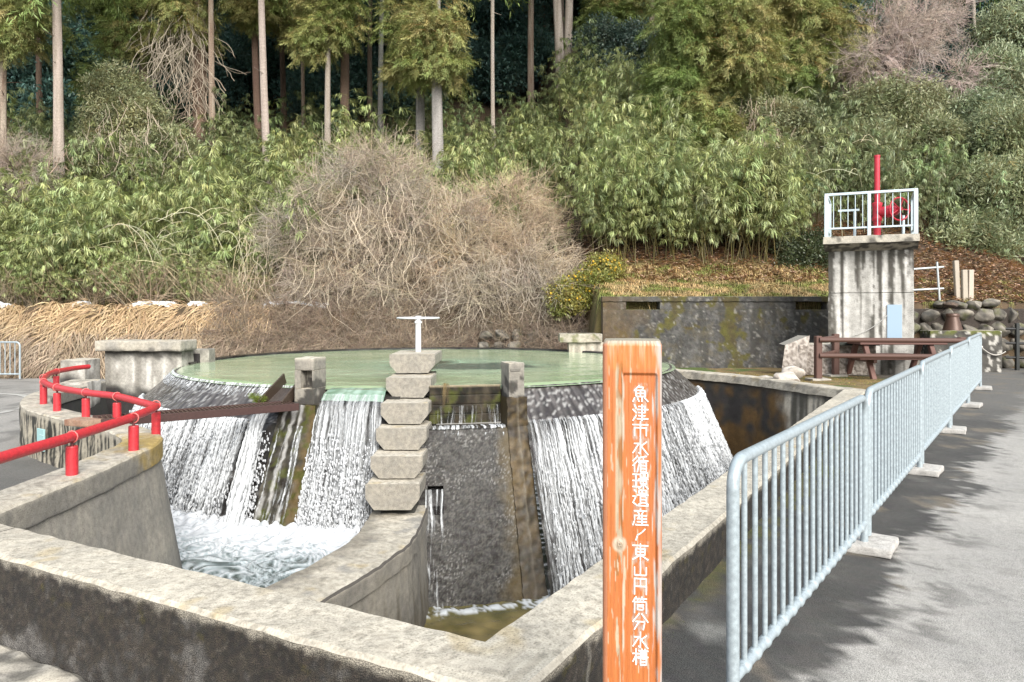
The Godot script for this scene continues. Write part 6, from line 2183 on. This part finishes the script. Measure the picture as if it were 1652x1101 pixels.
	rng.seed = 15
	thicket("pale drooping bamboo thicket on the bank behind the dry grass", -17.5, -6.5, 21.2, 25.0, 760, B1, B2 * 1.1, 0.85)
	thicket("low dwarf bamboo along the top edge of the straw bank", -15.5, -6.8, 20.7, 21.6, 420, B1, B2, 0.42)
	thicket("bamboo rising on the left slope between the first trunks", -22.0, -9.5, 25.0, 32.5, 620, B1, Color(0.29, 0.32, 0.19), 0.8)
	thicket("bamboo behind the big brown shrub", -8.5, 1.0, 23.0, 32.0, 820, B1, B2, 0.8)
	thicket("bright tall bamboo behind the mossy wall", 2.3, 8.8, 20.2, 24.5, 760, B1, B2 * 1.05, 0.74)
	thicket("green bamboo climbing the slope right of the middle", 0.5, 10.5, 24.5, 33.5, 980, B1, B2, 0.78)
	thicket("greyer bamboo and dwarf bamboo above the gate tower", 9.0, 22.0, 21.3, 31.0, 1050, B3 * 1.25, Color(0.38, 0.42, 0.25), 0.68)
	thicket("dark bamboo fringe at the edge of the shaded forest", -22.0, 16.0, 31.5, 36.5, 800, B3 * 0.9, B3 * 1.3, 0.72)
	# leafy bushes
	rng.seed = 23
	var bush := func(label: String, cat: String, blobs: Array, meshes: Array, dens: float, c1: Color, c2: Color, s0: float, s1: float):
		var b0: Vector3 = blobs[0][0]
		var foot := V(b0.x, -b0.z, hill_y(b0.x, -b0.z))
		var o := thing("evergreen_bush", label, cat, foot)
		fill(o, "foliage", meshes, blobs, dens, c1, c2, s0, s1, M.leaf)
		var mb := MB.new()
		for k in 5:
			tube(mb, smooth_pts([foot + Vector3(rf(-0.2, 0.2), -0.1, rf(-0.2, 0.2)), foot.lerp(b0, 0.5) + Vector3(rf(-0.4, 0.4), 0, rf(-0.3, 0.3)), b0 + Vector3(rf(-0.9, 0.9), rf(-0.2, 0.7), rf(-0.5, 0.5))], 0.3), 0.03, 5, Color(0.22, 0.18, 0.14), true)
		obj("stem", mb, M.bark, o)
		return o
	var G1 := Color(0.18, 0.20, 0.10)
	var G2 := Color(0.37, 0.38, 0.21)
	var gb: Node3D = bush.call("pale grey-green leafy bush overgrown with dead vines, left slope", "bush", [[at(205, 215, 28.5), Vector3(1.6, 1.4, 1.0)], [at(190, 150, 29.0), Vector3(1.0, 0.9, 0.8)], [at(255, 250, 28.0), Vector3(1.3, 1.0, 0.9)], [at(150, 270, 27.5), Vector3(1.1, 1.0, 0.8)]], M.grey_leaf, 9.0, G1, G2, 0.8, 1.3)
	vines(gb, "vine", [at(205, 190, 27.3), at(180, 240, 26.8), at(250, 240, 27.0)], 90, 1.6, Vector3(1.2, 0.8, 0.4), Color(0.36, 0.30, 0.23), 0.008)
	bush.call("dark teal dome-shaped bush below the olive foliage", "bush", [[at(1000, 110, 33.0), Vector3(1.9, 1.4, 1.3)], [at(985, 70, 33.5), Vector3(1.3, 0.8, 1.0)], [at(1020, 150, 32.4), Vector3(1.6, 1.0, 1.0)]], M.broad, 6.0, Color(0.05, 0.085, 0.065), Color(0.10, 0.145, 0.115), 0.8, 1.3)
	bush.call("large grey-green bush at the right edge above the stakes", "bush", [[at(1610, 330, 22.0), Vector3(1.4, 1.4, 1.0)], [at(1570, 390, 21.5), Vector3(1.2, 0.7, 0.9)], [at(1640, 240, 23.0), Vector3(1.4, 1.2, 1.0)]], M.grey_leaf, 11.0, Color(0.18, 0.22, 0.11), Color(0.36, 0.39, 0.22), 0.8, 1.25)
	bush.call("mid green leafy bush in the upper right corner", "bush", [[at(1610, 150, 26.0), Vector3(1.7, 1.4, 1.0)], [at(1645, 60, 27.0), Vector3(1.4, 1.2, 1.0)], [at(1560, 200, 25.0), Vector3(1.2, 0.8, 0.9)]], M.grey_leaf, 9.0, Color(0.17, 0.21, 0.125), Color(0.33, 0.37, 0.22), 0.9, 1.4)
	bush.call("pale leafy bush over the red spindle pipe", "bush", [[at(1450, 190, 25.0), Vector3(1.6, 1.1, 0.9)], [at(1375, 250, 24.0), Vector3(1.3, 0.9, 0.8)], [at(1500, 240, 24.0), Vector3(1.2, 1.0, 0.8)]], M.grey_leaf, 9.0, G1, G2, 0.8, 1.3)
	var lb: Node3D = bush.call("grey-brown tangled bush left of the gate tower top", "bush", [[at(1260, 210, 25.0), Vector3(1.1, 1.0, 0.8)], [at(1290, 270, 24.0), Vector3(0.9, 0.8, 0.7)]], M.grey_leaf, 7.0, G1 * 0.9, G2 * 0.9, 0.8, 1.2)
	vines(lb, "hanging_vine", [at(1225, 190, 24.4), at(1250, 240, 23.8), at(1215, 260, 23.6)], 130, 2.4, Vector3(0.6, 0.7, 0.3), Color(0.34, 0.27, 0.20), 0.009)
	bush.call("low dark holly-like shrub left of the gate tower", "bush", [[at(1305, 420, 20.6), Vector3(0.8, 0.7, 0.6)], [at(1270, 445, 20.4), Vector3(0.5, 0.4, 0.4)]], M.small_leaf, 26.0, Color(0.045, 0.065, 0.03), Color(0.09, 0.11, 0.05), 0.8, 1.2)

	# bare twiggy shrubs
	rng.seed = 31
	var shrub := func(label: String, foot: Vector3, blobs: Array, dens: float, c1: Color, c2: Color, stems: int):
		var o := thing("bare_shrub", label, "shrub", foot)
		var mb := MB.new()
		for k in stems:
			var b: Array = blobs[rng.randi() % blobs.size()]
			var tip: Vector3 = b[0] + rdir() * b[1] * 0.8
			var m1 := foot.lerp(tip, 0.45) + Vector3(rf(-0.3, 0.3), rf(0.2, 0.8), rf(-0.3, 0.3))
			var pp := smooth_pts([foot + Vector3(rf(-0.3, 0.3), -0.1, rf(-0.15, 0.15)), m1, tip], 0.25)
			var rr := []
			for i in pp.size():
				rr.append(lerpf(rf(0.04, 0.075), 0.008, i / (pp.size() - 1.0)))
			var g := rf(0.5, 1.1)
			tube(mb, pp, rr, 6, Color(0.13 * g, 0.09 * g, 0.065 * g), true)
		obj("stem", mb, M.bark, o)
		fill(o, "twigs", M.tuft, blobs, dens, c1, c2, 0.7, 1.3, M.twig, 2)
		return o
	var D1 := Color(0.47, 0.375, 0.265)
	var D2 := Color(0.53, 0.40, 0.25)
	var D3 := Color(0.39, 0.34, 0.27)
	var big: Node3D = shrub.call("huge brown leafless shrub heaped behind the tank", at(640, 500, 21.3), [[at(590, 320, 21.6), Vector3(1.9, 1.1, 1.0)], [at(495, 385, 21.4), Vector3(1.2, 0.9, 0.9)], [at(560, 440, 21.0), Vector3(1.7, 1.0, 0.8)], [at(680, 385, 21.4), Vector3(1.7, 1.3, 1.0)], [at(600, 262, 22.0), Vector3(0.9, 0.45, 0.6)], [at(660, 470, 20.7), Vector3(1.6, 0.7, 0.5)], [at(490, 465, 20.8), Vector3(0.9, 0.5, 0.5)]], 8.0, D1, D3, 26)
	vines(big, "vine", [at(560, 330, 20.3), at(650, 350, 20.2), at(480, 400, 20.4), at(700, 430, 20.2), at(600, 450, 20.1)], 260, 1.5, Vector3(1.6, 0.9, 0.3), Color(0.56, 0.47, 0.35), 0.0042)
	shrub.call("orange-brown leafless shrub with upright twigs, right half of the heap", at(800, 500, 21.0), [[at(815, 345, 21.6), Vector3(1.5, 0.9, 0.9)], [at(845, 400, 21.2), Vector3(1.1, 0.9, 0.8)], [at(760, 410, 21.1), Vector3(1.2, 1.1, 0.8)]], 8.0, D2, D1, 16)
	var weep: Node3D = shrub.call("weeping grey-brown shrub with dark stem beside the yellow citrus", at(812, 515, 20.3), [[at(815, 430, 20.3), Vector3(1.5, 0.6, 0.8)], [at(780, 470, 20.0), Vector3(1.0, 0.6, 0.5)], [at(870, 460, 20.0), Vector3(0.9, 0.7, 0.5)]], 7.0, D3, D1, 10)
	vines(weep, "hanging_twig", [at(760, 440, 19.9), at(820, 420, 19.8), at(880, 440, 19.8)], 300, 1.6, Vector3(0.7, 0.3, 0.3), Color(0.33, 0.28, 0.22), 0.005)
	var tm := MB.new()
	tube(tm, [at(812, 540, 20.2), at(810, 500, 20.2), at(815, 440, 20.3)], [0.15, 0.13, 0.08], 10, Color(0.05, 0.042, 0.035))
	obj("main_stem", tm, M.bark, weep)
	shrub.call("pinkish bare thicket of twigs at the upper right", at(1450, 170, 27.0), [[at(1440, 70, 27.0), Vector3(1.7, 1.2, 1.0)], [at(1400, 100, 26.6), Vector3(1.1, 0.8, 0.8)], [at(1490, 30, 27.6), Vector3(1.4, 1.0, 0.9)], [at(1540, 130, 25.5), Vector3(0.9, 0.6, 0.5)]], 6.5, Color(0.56, 0.45, 0.40), Color(0.46, 0.38, 0.31), 18)
	shrub.call("bare brown brambles at the left edge under the first trunk", at(25, 350, 24.5), [[at(25, 270, 24.5), Vector3(0.9, 0.9, 0.6)], [at(10, 320, 24.3), Vector3(0.7, 0.7, 0.5)]], 7.0, Color(0.34, 0.25, 0.20), D3, 6)
	# shoots along the top of the bank
	var sh := thing("dry_shoots", "upright dry shoots and stalks along the top of the grass bank", "stalks", V(-12, 21, 1.6))
	sh.set_meta("kind", "stuff")
	var xf: Array[Transform3D] = []
	var cl: Array[Color] = []
	for i in 240:
		var x := rf(-15.8, -10.0) if rng.randf() < 0.6 else rf(-9, -6.5)
		var d := rf(20.7, 22.2)
		xf.append(tilt(V(x, d, hill_y(x, d) - 0.05), rf(0.6, 1.3), 0.3))
		cl.append(tint(Color(0.44, 0.35, 0.23), 0.25))
	scatter("stalks", M.shoot[0], xf, cl, M.twig, sh)
	# long pale canes arching over the bamboo
	var ar := thing("arching_canes", "long pale dead canes arching over the bamboo on the left bank", "canes", V(-9, 21.5, 1.6))
	ar.set_meta("kind", "stuff")
	var am := MB.new()
	for i in 190:
		var x := rf(-12.5, -5.5) if i < 130 else rf(2, 20)
		var d := rf(20.9, 23.5) if i < 130 else rf(21.5, 27.0)
		var q := V(x, d, hill_y(x, d))
		var h := rf(1.2, 3.4)
		var run := Vector3(rf(-1.8, 1.8), 0, rf(-0.2, 0.9))
		var pts := []
		for k in 10:
			var t := k / 9.0
			pts.append(q + run * t * t * 1.2 + Vector3(0, h * (1.6 * t - 0.85 * t * t * t), 0))
		tube(am, pts, 0.008, 4, tint(Color(0.44, 0.40, 0.26), 0.25), false)
	obj("canes", am, M.twig, ar)

	# dry grass hanging down the bank
	rng.seed = 41
	var gr := thing("dry_grass", "straw-coloured dead grass hanging down the face of the bank", "grass", V(-8, 20, 0.5))
	gr.set_meta("kind", "stuff")
	var gx := [[], [], []]
	for i in 6200:
		var x := rf(-16.0, 1.6)
		var t := rng.randf()
		var orange := st(-5.5, -7.5, x + 1.2 * nz.get_noise_1d(x * 1.3))
		var y := lerpf(-0.1, 1.62, pow(t, 0.8))
		var d := lerpf(19.55, 20.55, pow(clampf(y / 1.62, 0, 1), 1.2)) - 0.05
		y += 0.10 * nz.get_noise_1d(x * 2.0 + 9.0)
		var q := V(x, d, y)
		var b := Basis(Vector3.BACK, -0.25 + 0.8 * nz.get_noise_2d(x * 0.7, y * 0.8) + rf(-0.6, 0.6)) * Basis(Vector3.UP, rf(-1.1, 1.1)) * Basis(Vector3.RIGHT, rf(-0.3, 0.6))
		var s := rf(0.55, 1.15) * lerpf(0.75, 1.0, orange)
		var c := mixc(mixc(Color(0.24, 0.18, 0.13), Color(0.42, 0.34, 0.24), rng.randf()), mixc(Color(0.38, 0.26, 0.14), Color(0.54, 0.41, 0.24), rng.randf()), st(0.55, 1.25, y + 0.35 * nz.get_noise_2d(x * 1.1, y * 2.0)) * orange)
		gx[rng.randi() % 3].append([Transform3D(b.scaled_local(Vector3.ONE * s), q), tint(c, 0.18, 0.05)])
	for k in 3:
		var a: Array[Transform3D] = []
		var cc: Array[Color] = []
		for q in gx[k]:
			a.append(q[0])
			cc.append(q[1])
		scatter("grass", M.straws[k], a, cc, M.straw, gr).set_meta("kind", "stuff")
	var br := thing("dead_creepers", "tangle of grey-brown dead creepers on the bank behind the tank", "creepers", V(-3.5, 20, 0.6))
	br.set_meta("kind", "stuff")
	var tb: Array[Transform3D] = []
	var tc: Array[Color] = []
	for i in 1150:
		var x := rf(-8.0, 2.3)
		var y := rf(0.0, 1.7)
		tb.append(towards(V(x, lerpf(19.5 - 0.45 * st(-1.0, 0.5, x), 20.5, y / 1.7), y + 0.35 * st(-1.0, 0.5, x)), Vector3(rf(-1, 1), rf(-0.9, 0.6), rf(0.0, 0.8)), rf(0.6, 1.1)))
		tc.append(tint(mixc(Color(0.26, 0.20, 0.145), Color(0.36, 0.29, 0.21), rng.randf()), 0.2))
	scatter("twigs", M.tuft[2], tb, tc, M.twig, br)
	# snow left on the bank's top
	var snow := [[-14.6, 1.4, "snow patch on the bank at the left edge of the picture"], [-11.9, 0.42, "small lump of snow on the straw bank behind the abutment"], [-9.9, 1.3, "long snow strip on the bank, in the middle of the straw"], [-8.7, 0.55, "short bright snow strip right of the long one"], [-6.0, 1.9, "snow strip on the bank before the brown shrub"], [1.45, 1.1, "snow patch under the yellow citrus tree"], [-0.4, 0.7, "thin snow patch left of the weeping shrub's stem"]]
	for q in snow:
		var mb := MB.new()
		var x: float = q[0]
		var w: float = q[1]
		var d := 20.62 if x < 0 else 20.2
		var yy := hill_y(x, d) + (0.10 if x < 0 else 0.02)
		var p := PackedVector3Array()
		var col := PackedColorArray()
		for j in 13:
			for i in 31:
				var u := i / 15.0 - 1.0
				var v := j / 6.0 - 1.0
				var e := u * u + v * v * 0.9 + 0.7 * nz.get_noise_2d(u * 2.0 + x * 3.0, v * 2.0)
				p.push_back(V(x + u * w * 0.5, d + v * 0.3, yy - 0.06 + 0.13 * clampf(1.0 - e, -0.6, 0.8) + 0.03 * nz.get_noise_2d(u * 6.0 + x, v * 6.0)))
				col.push_back(Color(0.62, 0.645, 0.68))
		mb.grid(31, 13, p, col)
		single("snow_patch", mb, M.snow, q[2], "snow", "snow patches on the bank")
	# yellow citrus
	rng.seed = 51
	var ft := at(962, 516, 19.6)
	var cit := thing("citrus_tree", "small citrus tree full of yellow fruit beside the mossy wall", "tree", ft)
	var mb2 := MB.new()
	tube(mb2, smooth_pts([ft + Vector3(0, -0.25, 0), ft + Vector3(0.04, 0.4, 0), ft + Vector3(0.22, 0.9, 0.05)], 0.1), 0.07, 8, Color(0.035, 0.03, 0.025))
	tube(mb2, smooth_pts([ft + Vector3(0, 0.1, 0), ft + Vector3(-0.3, 0.5, 0.05), ft + Vector3(-0.7, 0.75, 0.05)], 0.1), 0.045, 8, Color(0.035, 0.03, 0.025))
	obj("trunk", mb2, M.bark, cit)
	var cblobs := [[at(945, 462, 19.6), Vector3(0.62, 0.42, 0.5)], [at(915, 480, 19.4), Vector3(0.5, 0.34, 0.4)], [at(975, 440, 19.7), Vector3(0.48, 0.42, 0.4)], [at(985, 490, 19.3), Vector3(0.34, 0.40, 0.35)]]
	fill(cit, "foliage", M.small_leaf, cblobs, 22.0, Color(0.20, 0.215, 0.055), Color(0.28, 0.26, 0.075), 0.8, 1.2, M.leaf)
	var fs := SphereMesh.new()
	fs.radius = 0.03
	fs.height = 0.06
	fs.radial_segments = 10
	fs.rings = 6
	var fx: Array[Transform3D] = []
	var fc: Array[Color] = []
	for i in 260:
		var b: Array = cblobs[rng.randi() % 4]
		var u := rdir()
		u.z = absf(u.z)
		fx.append(Transform3D(Basis(), b[0] + u * b[1] * rf(0.85, 1.15)))
		fc.append(tint(Color(0.62, 0.40, 0.03), 0.2, 0.08))
	scatter("fruit", fs, fx, fc, M.red, cit).set_meta("kind", "stuff")
	# grass on the ledge above the mossy wall, and litter on the right slope
	rng.seed = 61
	var lg := thing("ledge_grass", "yellow and green flattened grass on the ledge above the mossy wall", "grass", V(5, 18.5, 1.9))
	lg.set_meta("kind", "stuff")
	var la: Array[Transform3D] = []
	var lc: Array[Color] = []
	for i in 1500:
		var x := rf(2.2, 8.3)
		var d := rf(17.95, 20.2)
		var b := Basis(Vector3.UP, rf(-2.6, 2.6)) * Basis(Vector3.RIGHT, rf(-0.3, 0.5))
		la.append(Transform3D(b.scaled_local(Vector3.ONE * rf(0.35, 0.7)), V(x, d, hill_y(x, d) + 0.03)))
		lc.append(tint(mixc(mixc(Color(0.42, 0.30, 0.13), Color(0.50, 0.37, 0.18), rng.randf()), Color(0.20, 0.22, 0.05), st(0.0, 0.3, nz.get_noise_2d(x * 0.8, d * 1.2))), 0.2))
	scatter("grass", M.straws[0], la, lc, M.straw, lg)
	var rgx: Array[Transform3D] = []
	var rgc: Array[Color] = []
	for i in 260:
		var x := rf(8.6, 13.5)
		var d := rf(17.4, 19.0)
		rgx.append(Transform3D((Basis(Vector3.UP, rf(-3, 3))).scaled_local(Vector3.ONE * rf(0.3, 0.6)), V(x, d, hill_y(x, d) + 0.02)))
		rgc.append(tint(Color(0.26, 0.25, 0.07), 0.25))
	scatter("grass", M.straws[1], rgx, rgc, M.straw, lg)
	var lit := MB.new()
	for i in 5:
		blade(lit, rdir() * 0.05, Vector3(rf(-1, 1), rf(0, 0.4), rf(-1, 1)).normalized(), rf(0.09, 0.16), rf(0.035, 0.06), Color(rf(0.8, 1.2), rf(0.8, 1.1), rf(0.8, 1.1)))
	var lt := thing("leaf_litter", "brown fallen leaves covering the slope under the bamboo and bushes", "leaf litter", V(11, 18.5, 2))
	lt.set_meta("kind", "stuff")
	var ta: Array[Transform3D] = []
	var tcl: Array[Color] = []
	for i in 9000:
		var right := rng.randf() < 0.62
		var x := rf(8.5, 17.0) if right else rf(2.0, 9.0)
		var d := rf(17.5, 22.5) if right else rf(19.2, 22.5)
		ta.append(Transform3D(Basis(Vector3.UP, rf(0, TAU)).scaled_local(Vector3.ONE * rf(0.6, 1.2)), V(x, d, hill_y(x, d) + 0.03)))
		tcl.append(tint(mixc(Color(0.24, 0.145, 0.07), Color(0.52, 0.37, 0.21), rng.randf()), 0.3))
	scatter("leaves", lit.mesh(), ta, tcl, M.straw, lt)
	# little tufts: moss on the flume, straw caught on the gate, weeds at wall foot and lawn
	var mt := thing("moss_tuft", "bright moss tuft at the end of the catwalk by the flume", "moss", polar(-19.8, 5.1, 0.40))
	fill(mt, "moss", M.small_leaf, [[polar(-19.8, 5.12, 0.42), Vector3(0.09, 0.045, 0.06)]], 260.0, Color(0.20, 0.26, 0.03), Color(0.12, 0.17, 0.03), 0.12, 0.22, M.leaf)
	var cs := thing("caught_straw", "wisp of dead grass caught on the gate boards", "straw", polar(8.6, 4.6, 0.56))
	var ca: Array[Transform3D] = []
	var cac: Array[Color] = []
	for i in 6:
		ca.append(Transform3D(Basis(Vector3.UP, rf(-0.3, 0.3)).scaled_local(Vector3(0.12, rf(0.35, 0.6), 0.12)), polar(8.7 + rf(-0.5, 0.5), 4.66, 0.56)))
		cac.append(tint(Color(0.26, 0.19, 0.085), 0.3))
	scatter("straw", M.straws[2], ca, cac, M.straw, cs).set_meta("kind", "stuff")
	var wd := thing("lawn_grass", "short green and yellow grass tufts on the picnic lawn and along the wall foot", "grass", V(5, 13.5, 0.3))
	wd.set_meta("kind", "stuff")
	var wa: Array[Transform3D] = []
	var wc: Array[Color] = []
	for i in 900:
		var x := rf(3.9, 6.9)
		var d := rf(12.6, 16.0)
		if x < 5.0 + (13.0 - d) * 0.45:
			continue
		wa.append(Transform3D(Basis(Vector3.UP, rf(-3, 3)).scaled_local(Vector3(0.10, 0.12, 0.10) * rf(0.6, 1.3)), V(x, d, 0.275 - 0.024 * (d - 12.5))))
		wc.append(tint(mixc(Color(0.40, 0.29, 0.10), Color(0.20, 0.23, 0.045), pow(rng.randf(), 2.0)), 0.2))
	for i in 240:
		var t := rf(0.6, 9.0)
		var q := A + U * t + Vector2(0.855, -0.518) * rf(0.34, 0.44)
		wa.append(Transform3D(Basis(Vector3.UP, rf(-3, 3)).scaled_local(Vector3(0.07, 0.10, 0.07) * rf(0.4, 1.2)), V(q.x, q.y, ground_y(q.x, q.y))))
		wc.append(tint(mixc(Color(0.30, 0.24, 0.10), Color(0.12, 0.17, 0.03), rng.randf()), 0.2))
	scatter("grass", M.straws[2], wa, wc, M.leaf, wd)

func _ready() -> void:
	nz.noise_type = FastNoiseLite.TYPE_SIMPLEX_SMOOTH
	nz.frequency = 1.0
	nz.fractal_octaves = 3
	nz.seed = 8
	n1.noise_type = FastNoiseLite.TYPE_SIMPLEX_SMOOTH
	n1.frequency = 0.5
	n1.fractal_type = FastNoiseLite.FRACTAL_NONE
	n1.seed = 19
	rng.seed = 1

	var cam := Camera3D.new()
	cam.name = "camera"
	cam.projection = Camera3D.PROJECTION_FRUSTUM      # a level camera whose lens is shifted a little downwards
	cam.near = 0.05
	cam.far = 400.0
	cam.size = 0.05 * 1101.0 / 1200.0
	cam.frustum_offset = Vector2(0, -0.05 * 55.5 / 1200.0)
	cam.position = Vector3(0, 1.6, 0)
	add_child(cam)
	cam.current = true
	var sky_m := ProceduralSkyMaterial.new()
	sky_m.sky_top_color = Color(0.74, 0.80, 0.88)
	sky_m.sky_horizon_color = Color(0.97, 0.98, 1.0)
	sky_m.sky_curve = 0.35
	sky_m.ground_bottom_color = Color(0.35, 0.34, 0.32)
	sky_m.ground_horizon_color = Color(0.6, 0.6, 0.6)
	sky_m.sky_energy_multiplier = 0.62
	var sky := Sky.new()
	sky.sky_material = sky_m
	var env := Environment.new()
	env.background_mode = Environment.BG_SKY
	env.sky = sky
	env.tonemap_mode = Environment.TONE_MAPPER_LINEAR
	env.tonemap_exposure = 4.8
	env.sdfgi_enabled = true
	env.ssao_enabled = true
	env.ssil_enabled = true
	var we := WorldEnvironment.new()
	we.name = "world"
	we.environment = env
	add_child(we)
	var sun := DirectionalLight3D.new()
	sun.name = "sun"
	sun.light_energy = 0.5
	sun.light_color = Color(1.0, 0.985, 0.965)
	sun.light_angular_distance = 34.0
	sun.shadow_enabled = true
	sun.rotation_degrees = Vector3(-33, 20, 0)
	add_child(sun)

	materials()
	shared_plants()
	var t0 := Time.get_ticks_msec()
	ground()
	basin()
	tank()
	water()
	abutments()
	stepped_blocks()
	tower()
	print("structures ", Time.get_ticks_msec() - t0)
	forest()
	print("forest ", Time.get_ticks_msec() - t0)
	lawn_things()
	right_bank_things()
	red_railing()
	fences()
	sign_post()
	print("all ", Time.get_ticks_msec() - t0)
